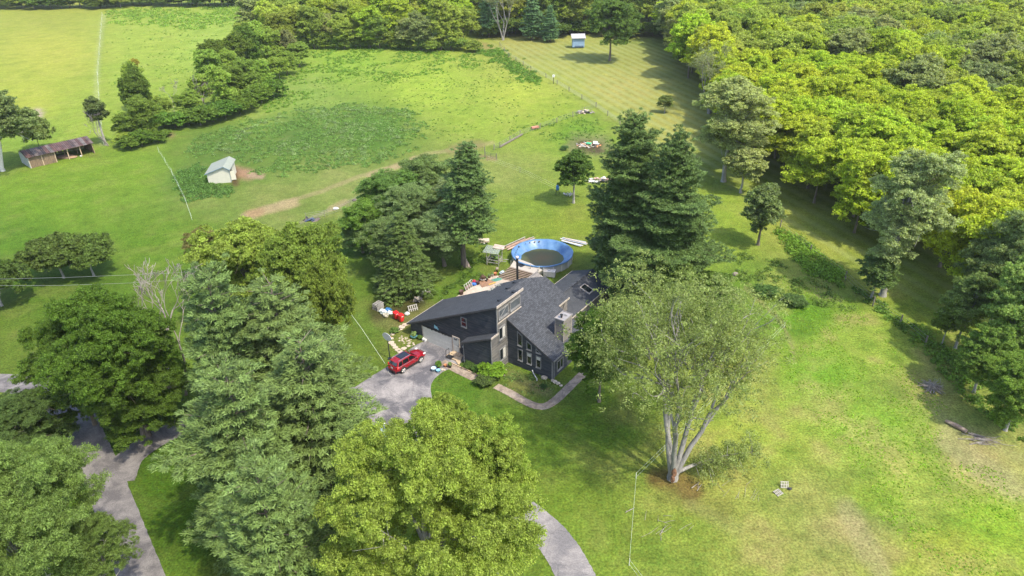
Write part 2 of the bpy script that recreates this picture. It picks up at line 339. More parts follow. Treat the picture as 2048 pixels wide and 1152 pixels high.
WALK = asphalt('walk_concrete', (.36,.29,.23), (.21,.165,.13), 1.2, False); PATIO = asphalt('patio_concrete', (.5,.42,.35), (.38,.31,.25), .8, False)
road = ribbon('road', [(-160,752),(-60,762),(30,768),(90,785),(150,830),(175,880),(205,950),(232,1020),(262,1100),(300,1200),(340,1300)], 3.3, .012, ROADM, seed=3); tag(road, kind='structure')
branch = ribbon('driveway', [(236,965),(260,915),(330,868),(410,838),(520,815),(640,800),(750,785)], lambda t: 3.1, .018, ROADM, seed=4); tag(branch, kind='structure')
pad = sheet('parking_pad', [(706,782),(735,758),(775,733),(818,700),(850,683),(876,690),(908,705),(930,718),(905,735),(884,745),(866,762),(862,782),(872,820),(900,880),(930,950),(850,960),(780,880),(745,850),(720,815)], .024, ASPH, seed=5); tag(pad, kind='structure')
drive2 = ribbon('driveway', [(850,880),(920,940),(1010,1000),(1075,1048),(1115,1090),(1145,1140),(1170,1200),(1190,1300)], 3.2, .030, asphalt('pale_asphalt', (.29,.265,.255), (.16,.15,.155)), seed=6); tag(drive2, kind='structure')
w1 = ribbon('path', [(884,724),(905,735),(940,752),(968,764)], 1.15, .03, WALK, seed=7, rag=.03); tag(w1, kind='structure')
w2 = ribbon('path', [(992,772),(1020,786),(1050,803),(1072,812),(1092,812),(1115,797),(1150,763),(1180,735)], 1.05, .03, WALK, seed=8, rag=.03); tag(w2, kind='structure')
pat = sheet('patio', [(898,602),(912,594),(940,577),(962,563),(985,550),(1005,553),(1062,566),(1050,590),(960,600),(930,605)], .02, PATIO, smooth=False, seed=9); tag(pat, kind='structure')
# ---------------------------------------------------------------- trees
def unit(v): return v/np.maximum(np.linalg.norm(v, axis=-1, keepdims=True), 1e-9)
def rdir(rg, n): return unit(rg.normal(size=(n, 3)))
def cards(rg, pos, nrm, ln, wd, along=None):
    """one small rhombus per leaf"""
    n = len(pos); nrm = unit(nrm); t = rdir(rg, n) if along is None else along
    t = unit(t-nrm*np.sum(t*nrm, 1, keepdims=True)); b = np.cross(nrm, t)
    l = (ln*rg.uniform(.6, 1.25, n))[:, None]; ww = (wd*rg.uniform(.7, 1.2, n))[:, None]
    V = np.stack([pos-t*l, pos-b*ww+t*l*.15, pos+t*l, pos+b*ww+t*l*.15], 1).reshape(-1, 3)
    return V
def leaves_mesh(name, rg, cen, r, nleaf, ln, wd, up=.5, flat=.75, outw=.8, jit=.6, m=None, along_k=None):
    """leaf clumps: centres (n,3), radii (n,)"""
    n = len(cen); N = n*nleaf; c = np.repeat(cen, nleaf, 0); rr = np.repeat(r, nleaf)[:, None]
    d = rdir(rg, N); d[:, 2] = np.where(d[:, 2] < -.3, -d[:, 2]*.6, d[:, 2]); d = unit(d)
    p = c+d*rr*rg.uniform(.35, 1.08, (N, 1))*np.array([1, 1, flat])
    nr = d*outw + np.array([0, 0, up]) + rg.normal(size=(N, 3))*jit
    al = None
    if along_k is not None: al = d + np.array([0, 0, along_k]) + rg.normal(size=(N, 3))*.35
    V = cards(rg, p, nr, ln, wd, al)
    cv = np.repeat(rg.uniform(0, 1, n), nleaf)
    v = np.clip(.5+(cv-.5)*.55+(rg.uniform(0, 1, N)-.5)*.75, 0, 1)
    return new_mesh(name, V, np.arange(N*4).reshape(-1, 4), m or LEAF, False, v)
def tubes_mesh(name, segs, m, n=6):
    b = MB()
    for pts, rad in segs: b.tube(pts, rad, n, False)
    me = bpy.data.meshes.new(name); me.from_pydata(b.v, [], b.f); me.polygons.foreach_set('use_smooth', b.sm); me.materials.append(m); me.update(); return me
def curve_pts(a, b, rg, bend=.12, n=5, sag=0):
    a = np.array(a, float); b = np.array(b, float); L = np.linalg.norm(b-a); o = rg.normal(size=3)*bend*L
    return [a+(b-a)*t + o*math.sin(math.pi*t)*.6 + np.array([0, 0, sag*L*math.sin(math.pi*t)]) for t in np.linspace(0, 1, n)]

def decid(seed, h, rx, h0, nl=12, lr=.42, sr=.42, nleaf=26, ln=.17, wd=.12, bias=.2, ry=None, lean=(0, 0), barkm=None, tr=None, gap=.0, limbs=True, bottom=.3, rough=1, l2=.17, dens=1.0, squash=.8):
    """broadleaf tree: big limb masses, bunches on them, small leaf clumps on the bunches; crown from h0 to h, radius rx"""
    rg = np.random.default_rng(seed); ry = ry or rx; zc = (h+h0)/2; hz = (h-h0)/2; mean = (rx+ry+hz)/3; ext = np.array([rx, ry, hz])
    d = rdir(rg, nl*6); d[:, 2] += bias; d = unit(d); keep = []; sep = math.cos(2.1/math.sqrt(nl)*1.05)
    for q in d:
        if all(np.dot(q, k) < sep for k in keep): keep.append(q)
        if len(keep) >= nl: break
    L = np.array(keep+[np.array([.1, 0, .9])]); R1 = mean*lr*rg.uniform(.7, 1.2, len(L))*rough**.5
    lc = L*(ext-(mean*lr*.9))*rg.uniform(.72, 1.12*min(rough, 1.1), (len(L), 1))+np.array([0, 0, zc])
    lc = np.concatenate([lc, rdir(rg, 3)*ext*.2+np.array([0, 0, zc])]); R1 = np.concatenate([R1, np.full(3, mean*.4)])
    bc = []; R2 = []
    for c, r in zip(lc, R1):
        n = int(2.6*(r/(mean*l2))**2*dens)+5; q = rdir(rg, n); q[:, 2] = np.where(q[:, 2] < -.35, -q[:, 2], q[:, 2])
        bc.append(c+q*r*rg.uniform(.6, 1.18, (n, 1))*np.array([1, 1, squash])); R2.append(mean*l2*rg.uniform(.55, 1.25, n))
    bc = np.concatenate(bc); R2 = np.concatenate(R2)
    if gap: k = rg.uniform(size=len(bc)) > gap; bc = bc[k]; R2 = R2[k]
    e = np.linalg.norm((bc-[0, 0, zc])/ext, axis=1); k = (e > bottom) & (e < 1.22) & (bc[:, 2] > h0*.55); bc = bc[k]; R2 = R2[k]
    cs = []
    for c, r in zip(bc, R2):
        n = max(4, int(3.0*(r/sr)**2)); q = rdir(rg, n); q[:, 2] = np.where(q[:, 2] < -.3, -q[:, 2]*.7, q[:, 2])
        cs.append(c+q*r*rg.uniform(.55, 1.05, (n, 1))*np.array([1, 1, .7]))
    cs = np.concatenate(cs); lx = np.array([lean[0], lean[1], 0.]); cs = cs+lx*(cs[:, 2:3]/h)
    crown = leaves_mesh('crown', rg, cs, sr*rg.uniform(.6, 1.25, len(cs)), nleaf, ln, wd)
    tr = tr or h*.016+.06; fork = np.array([0, 0, h0+(zc-h0)*.35])+lx*.4
    segs = [([(0, 0, -.1), (0, 0, .5), tuple(fork*.55+rg.normal(size=3)*.08), tuple(fork)], [tr*1.5, tr*1.1, tr*.9, tr*.7])]
    lt = np.array([0, 0, h-hz*.35])+lx; segs.append((curve_pts(fork, lt, rg, .05), [tr*.7, tr*.55, tr*.42, tr*.3, tr*.12]))
    if limbs:
        for c in lc[:16]:
            s = fork+(lt-fork)*rg.uniform(0, .5); e_ = c+lx*c[2]/h; segs.append((curve_pts(s, e_, rg, .1), [tr*.45, tr*.33, tr*.25, tr*.17, tr*.08]))
            for k in range(3): segs.append((curve_pts(e_+(s-e_)*rg.uniform(0, .4), e_+rdir(rg, 1)[0]*mean*lr*.9, rg, .12), [tr*.14, tr*.1, tr*.07, tr*.05, tr*.02]))
    return crown, tubes_mesh('trunk', segs, barkm or BARK, 7)

def pine(seed, h, R, h0, step=.62, nb=6, cl=.5, nn=34, ln=.26, wd=.05, prof=None, elev=(38, -12), droop=0., barkm=None, irr=.3, side=.34, m=None, flat=.5, lean=(0, 0), tr=None, upn=.9, ragged=.5, pack=.95, drop=0):
    rg = np.random.default_rng(seed); z = h0; cs = []; rs = []; segs = []; tr = tr or h*.016+.08; dirs = []
    lx = np.array([lean[0], lean[1], 0.]); sa = seed*13.7
    while z < h-.2:
        t = (z-h0)/(h-h0); P = prof(t) if prof else (1-t)**.6*(.74+.26*min(1, t*5))
        k = nb if t < .8 else max(3, nb-2); a0 = rg.uniform(0, 6.28)
        for i in range(k):
            az = a0+i*2*math.pi/k+rg.uniform(-.3, .3); L = R*P*rg.uniform(1-irr, 1+irr*.4)*(1-ragged*.5+ragged*float(vnoise(np.array([sa+2.2*math.cos(az)+5]), np.array([sa+2.2*math.sin(az)+z*.42]), seed)[0]))+.25
            el = math.radians(elev[1]+(elev[0]-elev[1])*t**1.3+rg.uniform(-7, 7)); d = np.array([math.cos(az)*math.cos(el), math.sin(az)*math.cos(el), math.sin(el)])
            s0 = np.array([0, 0, z+rg.uniform(-.2, .2)])+lx*z/h; sd = np.array([-math.sin(az), math.cos(az), 0])
            if L > 1.2: segs.append(([s0, s0+d*L*.5+np.array([0, 0, -droop*L*.2]), s0+d*L*.92+np.array([0, 0, -droop*L*.6])], [tr*.22*P+.02, tr*.14*P+.015, .01]))
            s = max(.28*L, .3) if L > 1 else 0
            while s <= L:
                u = s/L; wdt = side*L*(.35+.65*math.sin(math.pi*min(1, u*.9+.1)))*(1 if L > 1 else .4)
                cz = -droop*L*u*u*.8 + (1-u)*0
                nlat = max(1, int(wdt*2/(cl*1.1*pack)))
                for q in range(nlat):
                    if drop and rg.random() < drop: continue
                    o = 0 if nlat == 1 else (q/(nlat-1)*2-1)*wdt
                    cs.append(s0+d*(s-abs(o)*.45)+sd*(o+rg.normal()*.1)+np.array([0, 0, cz+rg.normal()*.12+abs(o)*.12])); rs.append(cl*rg.uniform(.65, 1.2)*(1.1-.25*u))
                    dirs.append(d+sd*o*.6/max(wdt, .2))
                s += cl*pack
        z += step*(1-.35*t)*rg.uniform(.8, 1.2)
    cs = np.array(cs); rs = np.array(rs); dirs = np.array(dirs)
    n = len(cs); N = n*nn; c = np.repeat(cs, nn, 0); rr = np.repeat(rs, nn)[:, None]; dd = unit(np.repeat(dirs, nn, 0))
    q = rdir(rg, N); q[:, 2] = np.where(q[:, 2] < -.25, -q[:, 2], q[:, 2])
    p = c+q*rr*rg.uniform(.3, 1.05, (N, 1))*np.array([1, 1, flat])
    al = q*.7+dd*.7+np.array([0, 0, upn-.4]); nr = q*.5+np.array([0, 0, .8])+rg.normal(size=(N, 3))*.55
    V = cards(rg, p, nr, ln, wd, al); cv = np.repeat(rg.uniform(0, 1, n), nn); v = np.clip(.5+(cv-.5)*.5+(rg.uniform(0, 1, N)-.5)*.7, 0, 1)
    crown = new_mesh('crown', V, np.arange(N*4).reshape(-1, 4), m or NEEDLE, False, v)
    segs.insert(0, ([(0, 0, -.1), (0, 0, h*.3), tuple(lx*.6+np.array([0, 0, h*.6])), tuple(lx+np.array([0, 0, h*.97]))], [tr*1.2, tr*.85, tr*.5, .03]))
    return crown, tubes_mesh('trunk', segs, barkm or BARK, 6)

def grow(rg, p, d, L, r, depth, segs, tips, spread=.55, up=.12, kids=(2, 3), shrink=.72, wob=.12, n=4, minr=.012, side=99):
    pts = [np.array(p, float)]; d = unit(np.array(d, float)); dd = d.copy()
    for i in range(n):
        dd = unit(dd+rg.normal(size=3)*wob+np.array([0, 0, up*.3])); pts.append(pts[-1]+dd*L/n)
    r1 = max(r*.62, minr*.7); segs.append((pts, list(np.linspace(r, r1, n+1))))
    if depth == 0: tips.append((pts[-1], dd)); return
    if depth >= side:
        for q in pts[2:-1]:
            nd = unit(dd*.55+rdir(rg, 1)[0]*.9+np.array([0, 0, .15])); grow(rg, q, nd, L*shrink*rg.uniform(.55, .85), r1*.5, max(depth-2, 1), segs, tips, spread, up, kids, shrink, wob, n, minr, 99)
    for k in range(rg.integers(kids[0], kids[1]+1)):
        nd = unit(dd+rdir(rg, 1)[0]*spread*rg.uniform(.7, 1.4)+np.array([0, 0, up])); q = pts[-1] if k < 2 else pts[-2]
        grow(rg, q, nd, L*shrink*rg.uniform(.75, 1.2), r1*rg.uniform(.6, .95), depth-1, segs, tips, spread, up, kids, shrink, wob, n, minr, side)

KLEAF = 1.75
def leafcol(c): return (min(c[0]*KLEAF, .8), min(c[1]*KLEAF*1.04, .8), min(c[2]*KLEAF, .8), 1)
def place(name, meshes, loc, rz, label, cat, group=None, color=(.08,.12,.03), sc=1, scz=None):
    t = thing(name, (loc[0], loc[1], loc[2] if len(loc) > 2 else 0), rz, label, cat, group)
    t.scale = (sc, sc, scz or sc)
    for nm, me in zip(('crown', 'trunk'), meshes):
        if me is None: continue
        o = bpy.data.objects.new(nm, me); C.objects.link(o); o.parent = t
        if nm == 'crown': o.color = leafcol(color)
    return t
def topped(px, py, h): g = G(px, py, h); return (g[0], g[1], 0)

def fit(x0, x1, y0, y1, h0=1.0, cone=False):
    """ground point, crown radius and height of a tree that fills this part of the photo"""
    cx, cy_ = (x0+x1)/2, (y0+y1)/2; hz = 5.; R = 5.
    for i in range(12):
        hc = h0+hz; g = G(cx, cy_, hc); v = np.array([g[0], g[1], hc])-CP; pm = FPX/(v@fw); dep = math.asin(-v[2]/np.linalg.norm(v))
        R = (x1-x0)/2/pm; A = (y1-y0)/2/pm; q = A*A-(R*math.sin(dep))**2; hz = max(math.sqrt(max(q, .1))/math.cos(dep), R*.45)
    return (g[0], g[1], 0), R, h0+2*hz
def put(name, meshes, dims, box, rz, label, group, color, h0=1.0, cat='tree'):
    """dims = (radius, height) of the shared mesh"""
    loc, R, h = fit(*box, h0); print(label[:40], 'R', round(R, 1), 'h', round(h, 1), [round(float(a[0])) for a in PX([loc])])
    return place(name, meshes, loc, rz, label, cat, group, color, R/dims[0], h/dims[1])
# foliage albedos
WAL = (.245,.288,.028); WAL2 = (.222,.265,.030); MID = (.135,.178,.034); DRK = (.078,.115,.020); YEL = (.172,.216,.040); GRY = (.15,.18,.075); FAR = (.205,.235,.046); GRY2 = (.19,.215,.085)
PIN = (.078,.112,.030); PIND = (.064,.098,.024); SPR = (.045,.070,.018); JUN = (.085,.115,.050); ELM = (.150,.178,.062); OLV = (.135,.170,.030)
def hgt(base, topy):
    g = G(*base); z = np.arange(1, 40, .05); yy = PX(np.stack([np.full_like(z, g[0]), np.full_like(z, g[1]), z], 1))[1]
    return float(z[np.argmin(abs(yy-topy))])
# --- big white pines in front
PA = [pine(s, 21, 7.4, 1.0, step=1.3, nb=5, cl=.6, nn=66, pack=1.1, drop=.12, irr=.35, prof=lambda t: (1-t)**.42*(.8+.2*min(1, t*4)), ln=.25, wd=.045, side=.42, flat=.6, ragged=.8, elev=(32, -8)) for s in (11, 12)]
grp = 'white pines in front of the drive'
for box, k, rz, lab in [((338,575,540,905),0,.4,'blue-green pine with its top left of the others, behind beside the bare dead trees'),
        ((440,702,545,880),1,2.0,'blue-green pine with rounded top behind, in front of the yellow-green walnut'),
        ((358,640,728,1120),0,3.6,'blue-green pine at front left, spreading its low skirts over the lawn by the drive fork'),
        ((478,782,655,1030),1,5.0,'pale blue-green pine on the right of the clump, reaching towards the parking pad'),
        ((430,690,930,1330),0,1.1,'blue-green pine lowest in the clump, cut by the bottom edge of the view')]:
    put('pine_tree', PA[k], (6.4,21), box, rz, lab, grp, PIN, .3)
# --- yellow-green maple at the bottom centre
me_ = decid(21, 17.5, 8.6, 2.5, nl=15, lr=.34, l2=.12, sr=.36, nleaf=60, ln=.07, wd=.05, gap=.1, barkm=BARKG, rough=1.3)
put('maple_tree', me_, (8.9,17.5), (628,1078,838,1300), 0, 'big yellow-green maple with pale forked limbs, beside the parking pad', None, YEL, 2)
me_ = decid(22, 15, 6.5, 2, l2=.14, sr=.36, nleaf=60, ln=.07, wd=.05, gap=.1, barkm=BARKG)
put('maple_tree', me_, (6.6,15), (890,1092,850,1190), .8, 'yellow-green maple between the biggest maple and the pale curved drive', None, YEL, 2)
put('maple_tree', me_, (6.6,15), (832,968,772,930), 2.8, 'small yellow-green maple standing out towards the house above the biggest maple', None, YEL, 1.5)
# --- dark round trees on the left
md = [decid(s, 15, 6.6, .3, bias=-.05, nl=16, l2=.14, sr=.38, nleaf=58, ln=.08, wd=.055, gap=.06) for s in (31, 32)]
put('oak_tree', md[0], (6.8,15), (112,362,560,892), 0, 'dark green round-crowned oak standing left of the bare dead trees', 'dark oaks', (.070,.118,.016), .5)
put('oak_tree', md[1], (6.8,15), (56,235,612,862), 2, 'dark green oak at the bend of the road, left of the taller one', 'dark oaks', (.066,.112,.016), .5)
put('oak_tree', md[1], (6.8,15), (165,375,690,893), 5, 'lowest dark green oak, its foliage hanging over the fork of the road', 'dark oaks', (.064,.108,.016), .2)
# --- honey locust and small trees bottom left
ml = decid(33, 16, 7.6, 2, nl=15, l2=.13, nleaf=60, ln=.11, wd=.03, gap=.12, barkm=BARKG, rough=1.4)
put('locust_tree', ml, (8,16), (-170,206,872,1290), 0, 'feathery light green locust overhanging the road at the lower left corner', None, (.125,.170,.045), 2)
put('locust_tree', ml, (8,16), (135,262,1020,1200), 2.2, 'smaller feathery locust leaning over the road edge', None, (.125,.165,.045), 2)
put('hackberry_tree', md[1], (6.8,15), (-60,140,772,930), 4, 'dull green tree between the road bend and the feathery locust', None, (.075,.108,.030), 1)
# --- yellow-green walnuts behind the pines
mw = [decid(s, 13, 6.3, 2.2, nleaf=34, ln=.13, wd=.09, rough=1.2, gap=.08) for s in (41, 42)]
for box, k, rz, c, lab in [((385,590,440,640),0,0,YEL,'yellow-green walnut with wide crown beside the brown-tipped sapling'),
        ((520,700,452,680),1,2,OLV,'olive-green walnut in front of the bare dirt patch, middle of the three'),
        ((600,715,520,712),0,4,OLV,'olive walnut closest to the guy line and the big pines')]:
    put('walnut_tree', mw[k], (6.5,13), box, rz, lab, 'walnuts behind the pines', c, 1)
place('sumac_tree', mw[1], topped(395, 452, 9), 1, 'small tree with brownish flowering tips at the end of the white fence line', 'tree', None, (.15,.135,.05), .42, .66)
FS = [decid(120+i, 4, 2.6, .1, nl=9, l2=.2, sr=.4, nleaf=16, ln=.17, wd=.11, tr=.07, limbs=False) for i in range(3)]
# --- dead trees
def dead_tree(seed, base, topy, label, lean=(0, 0), r=.22, stems=1, want=None):
    if seed is None:   # pick the growth whose top leans as in the photo
        best = None; g = G(*base)
        for sd in range(80):
            rg = np.random.default_rng(sd); h = hgt(base, topy); segs = []; tips = []
            for s in range(stems): grow(rg, (s*-.35, 0, -.1), np.array([lean[0], lean[1], 1.])+(np.array([-.28, 0, 0]) if s else 0), h*.42, r, 5, segs, tips, .6, .14, (2, 3), .66, .14)
            T = np.array([t[0] for t in tips]); T = T*h/T[:, 2].max()+g; X_, Y_ = PX(T); e = abs(X_.mean()-want)+.5*max(0, X_.max()-want-55)+.5*max(0, want-75-X_.min())
            if best is None or e < best[0]: best = (e, sd)
        seed = best[1]
    rg = np.random.default_rng(seed); h = hgt(base, topy); segs = []; tips = []
    for s in range(stems):
        d = np.array([lean[0]+(s*.0), lean[1], 1.]) + (np.array([-.28, 0, 0]) if s else 0)
        grow(rg, (s*-.35, 0, -.1), d, h*.42, r*(1-.15*s), 5, segs, tips, .6, .14, (2, 3), .66, .14, minr=.035)
    g = G(*base); zz = max(p[-1][2] for p, q in [(a, b) for a, b in segs])
    o = bpy.data.objects.new('dead_tree', tubes_mesh('dead_tree', segs, DEAD, 6)); C.objects.link(o); o.location = (g[0], g[1], 0); o.scale = (h/zz,)*3
    return tag(o, label, 'dead tree')
dead_tree(None, (356,800), 522, 'bare grey dead tree with two stems between the dark oak and the pines', (.0, .0), .34, 2, 318)
dead_tree(None, (372,790), 530, 'slimmer bare dead tree nearer the pines, right of the twin-stemmed one', (0, .0), .16, 1, 352)
dead_tree(14, (218,292), 212, 'bare leaning birch skeleton right of the red-roofed shed', (-.3, 0), .12, 2)
dead_tree(15, (418,222), 148, 'bare grey dead tree standing up out of the hedgerow', (-.1, 0), .2, 2)
dead_tree(16, (350,226), 158, 'thin bare tree at the left end of the hedgerow bushes', (-.15, 0), .1)
# --- flat-topped trees on the left lawn
mf = [decid(s, 6.5, 5.5, 1.3, ln=.2, wd=.12, bias=.3, barkm=BARKG) for s in (45, 46)]
place('redbud_tree', mf[0], (*G(128,556)[:2], 0), 0, 'low flat-topped dark tree on the left lawn with a pale leaning trunk', 'tree', None, (.07,.10,.022), .92, 1.0)
place('redbud_tree', mf[1], (*G(188,552)[:2], 0), 1, 'right-hand half of the pair of low flat trees on the left lawn', 'tree', None, (.08,.115,.025), .86, .95)
place('redbud_tree', mf[0], (*G(4,612)[:2], 0), 3, 'low flat-topped tree cut by the left edge of the view', 'tree', None, (.062,.095,.02), .85, 1.05)
# --- shed-side tree, far left
g = G(5,342); BIR = decid(47, 13, 6, 2.0, lean=(2.6, 0), nleaf=26, ln=.15, wd=.09, barkm=mat('pale_bark', (.55,.52,.46), .9, var=.2), gap=.2); place('birch_tree', BIR, (*G(6,342)[:2], 0), 0, 'loose-crowned grey-green tree with white trunk beside the red-roofed shed', 'tree', None, (.13,.16,.06), 1.35, hgt((3,342), 176)/13)
g = G(68,345); place('birch_tree', FS[1], (*G(82,302)[:2], 0), .5, 'low spreading branches of a small tree over the shed roof', 'tree', None, (.12,.155,.045), 1.4, hgt((82,302), 226)/4)
g = G(212,290); place('birch_tree', decid(48, 11, 2.2, 4.5, ln=.2, wd=.12, barkm=BARKG, gap=.2), (g[0], g[1], 0), 0, 'slim loose birch growing out beside the leaning skeleton', 'tree', None, (.085,.11,.035), 1, 1)
# --- spruce, junipers and pine behind the house
SPM = pine(51, 15, 5.6, .5, step=.5, nb=8, cl=.42, nn=34, ln=.2, wd=.045, prof=lambda t: (1-t)**.85, elev=(25, -18), droop=.28, irr=.25, side=.26, upn=.1)
hs = hgt((812,574), 425); place('spruce_tree', SPM, (*G(812,574)[:2], 0), 0, 'dark drooping spruce above the red bins and pallets', 'tree', None, (.055,.085,.020), 1.08, hs/15)
MJ = [decid(s, 12, 4, .8, nl=12, l2=.17, nleaf=46, ln=.13, wd=.04) for s in (52, 53)]
for px, py, h, k, R, c, lab in [(846,306,13,0,4.4,(.078,.105,.040),'tallest grey-green juniper between the pine and the dark spruce'),(778,340,12,1,4.3,(.072,.108,.030),'green juniper left of the tallest one'),
        (728,395,9.5,0,3.0,(.085,.125,.026),'small light green juniper on the left flank of the clump'),(716,430,6.5,1,2.4,JUN,'lowest grey juniper at the far left of the clump'),
        (908,350,11.5,1,3.2,(.105,.125,.066),'silvery juniper touching the tall pine'),(880,410,10,0,3.4,(.10,.125,.062),'silvery juniper in front of the tallest one'),(812,360,12,1,3.4,(.10,.125,.058),'pale juniper in the middle of the clump'),(775,430,10,0,3.2,(.082,.11,.046),'grey-green juniper behind the spruce on its left')]:
    place('juniper_tree', MJ[k], topped(px, py, h), px*.1, lab, 'tree', 'junipers behind the house', (c[0]*1.4, c[1]*1.45, c[2]*1.25), R/3.1, h/12)
hp = hgt((928,533), 283)
place('pine_tree', pine(54, 19, 5.6, 6.2, cl=.42, nn=34, ln=.2, wd=.05, elev=(30, -14), droop=.1, irr=.45, lean=(1.6, 0)), (*G(928,533)[:2], 0), 0, 'tall pine with bare lower trunk and a torn bark flap, behind the patio', 'tree', None, (.064,.100,.026), 1.02, hp/19)
# --- maple in the back yard
hm = hgt((1147,406), 300); MM = decid(55, 9.5, 3.1, 1.6, sr=.3, l2=.17, nleaf=16, ln=.14, wd=.10, gap=.15, barkm=BARKG)
place('maple_tree', MM, (*G(1147,406)[:2], 0), 0, 'small dark green maple on the back lawn near the burn pile', 'tree', None, (.062,.108,.02), 1.02, hm/9.5)
# --- dark pines right of the pool
PC = [pine(s, 25, 8.4, 1.5, step=.85, cl=.5, nn=52, ln=.19, wd=.045, elev=(48, -6), irr=.45, side=.42, ragged=1.15, flat=.6, drop=.2, prof=lambda t: (1-t)**.62*(.78+.22*min(1, t*5))) for s in (61, 62)]
place('pine_tree', PC[0], topped(1270, 222, 25.5), 0, 'dark green pine beside the pool, left and taller of the two', 'tree', 'dark pines by the pool', PIND, .84, 25.5/25)
place('pine_tree', PC[1], topped(1362, 258, 25), 1.2, 'dark green pine behind, right of the two by the pool', 'tree', 'dark pines by the pool', (.058,.090,.022), .84, 1)
# --- greenery right of them
hg = hgt((1420,352), 160); put('hackberry_tree', decid(63, 19, 6.6, 3.0, gap=.12, nleaf=30, ln=.14, wd=.08, barkm=BARKG), (6.8,19), (1378,1545,160,352), 0, 'grey-green tree with loose round crown where the mowed strip narrows', None, (.225,.245,.10), 1.5)
place('hackberry_tree', decid(64, 9, 4, 2, ln=.2, wd=.1, barkm=BARKG), topped(1495, 292, 9), 0, 'lower grey-green tree at the foot of the loose round one', 'tree', None, (.21,.235,.09), 1, 1)
BARKE = mat('elm_bark', (.17,.155,.14), .95, scale=2.2, bump=.9, bscale=9, col2=(.33,.31,.28), stretch=(3,3,.5))
def elmlike(seed, h, L, r, depth, stems, nle, cl, spread, up, ln=.16, wd=.07, kids=(2, 3), shrink=.74, extra=None, side=99):
    rg = np.random.default_rng(seed); segs = []; tips = []
    for d in stems: grow(rg, (0, 0, 0) if len(stems) < 2 else (d[0]*.5, d[1]*.5, .2), d, L, r, depth, segs, tips, spread, up, kids, shrink, .08, side=side)
    cs = []; rs = []
    for p, q in tips:
        for k in range(3): cs.append(p+rg.normal(size=3)*cl*.7+np.array([0, 0, -cl*.35*k])); rs.append(cl*rg.uniform(.5, 1.1))
    if extra: extra(rg, segs, cs, rs)
    segs.append(([(0, 0, -.2), (0, 0, .5), (0, 0, 1.1)], [r*2.1, r*1.7, r*1.4]))
    return (leaves_mesh('crown', rg, np.array(cs), np.array(rs), nle, ln*.95, wd*.9, up=.3, flat=1.1, jit=.8), tubes_mesh('trunk', segs, BARKE, 7)), tips
pale, _ = elmlike(71, 14, 4.6, .28, 4, [(.2, 0, 1), (-.3, .2, 1), (.1, -.3, 1)], 22, .75, .5, .12)
place('elm_tree', pale, topped(1432, 112, 14), 0, 'half-dead pale tree with bare limbs at the forest edge', 'tree', None, (.15,.165,.085), 1, 1)
place('elm_tree', pale, topped(1585, 30, 13), 2, 'pale tree with bare grey branches far back in the forest', 'tree', None, (.14,.155,.08), 1, 1)
place('elm_tree', pale, topped(1880, 95, 14), 3, 'pale grey tree with bare limbs standing above the far walnuts', 'tree', None, (.14,.16,.07), 1, 1)
hh = hgt((1514,492), 366); place('hackberry_tree', decid(65, 9.5, 3.2, .8, ln=.17, wd=.11), (*G(1516,490)[:2], 0), 0, 'small dark round tree at the top corner of the overgrown fence row', 'tree', None, (.125,.155,.055), 1.02, hh/9.5)
place('crabapple_tree', MM, (*G(1329,226)[:2], 0), 2, 'tiny round tree alone on the mowed strip', 'tree', None, (.13,.16,.045), .62, hgt((1329,226), 190)/9.5)
place('oak_tree', mw[1], (*G(1219,122)[:2], 0), 0, 'large round tree beside the small blue shed at the far end of the mowed strip', 'tree', None, (.095,.14,.03), 1.32, hgt((1219,122), -6)/13)
put('cottonwood_tree', decid(66, 22, 5.6, 4.0, nleaf=36, ln=.12, wd=.075, barkm=BARKG, gap=.15), (5.9,22), (1722,1900,290,565), 0, 'tall grey-green cottonwood with bare trunk at the fence row', None, (.215,.245,.11), 3)
place('hackberry_tree', MM, (*G(1742,598)[:2], 0), 1, 'small slim tree left of the tall cottonwood trunk', 'tree', None, (.10,.14,.045), .8, .72)
MR = [decid(s, 16, 6.2, 1.0, nleaf=36, ln=.13, wd=.08, barkm=BARKG) for s in (67, 68)]
for box, k, c, lab in [((1935,2110,415,660),0,(.115,.155,.055),'tallest grey-green tree of the right edge clump'),((1885,1990,540,700),1,(.105,.15,.045),'green tree at the left side of the right edge clump'),
        ((1960,2130,520,760),1,(.12,.175,.045),'lit green tree half out of the right edge'),((1918,2030,640,790),0,(.10,.15,.03),'lower green tree in front of the right edge clump'),((1975,2110,700,870),1,(.095,.15,.025),'green tree nearest the log at the right edge'),((1870,1930,590,690),0,(.10,.15,.03),'bushy young tree at the left foot of the right clump')]:
    put('ash_tree', MR[k], (6.4,16), box, box[0]*.3, lab, 'trees on the right edge', (c[0]*1.3, c[1]*1.22, c[2]*1.3), .4)
# --- the big elm with its low limb
def low_limb(rg, segs, cs, rs):
    base = np.array([.5, 0, .9]); tip = base+np.array([7.4, 1.2, 1.2])
    pts = curve_pts(base, tip, rg, .05, 7, .06); segs.append((pts, [.2, .17, .14, .1, .07, .05, .03]))
    for i in range(190):
        t = rg.uniform(.22, 1.08); p = base+(tip-base)*t+np.array([0, rg.normal()*1.0, rg.normal()*.4+.25]); cs.append(p); rs.append(rg.uniform(.3, .7))
        if i % 5 == 0: segs.append(([base+(tip-base)*t, p], [.035, .015]))
    for q in range(4):
        a = np.array([.2, .1, 5+q*1.2]); d = rdir(rg, 1)[0]*np.array([2, 2, .3]); segs.append(([a+np.array([.6, .1, 0]), a+d+np.array([.8, 0, .3])], [.08, .03]))
eb = G(1345,957); cl_, cR, cH = fit(1150,1565,515,850,7); print('elm crown', cl_, cR, cH, eb)
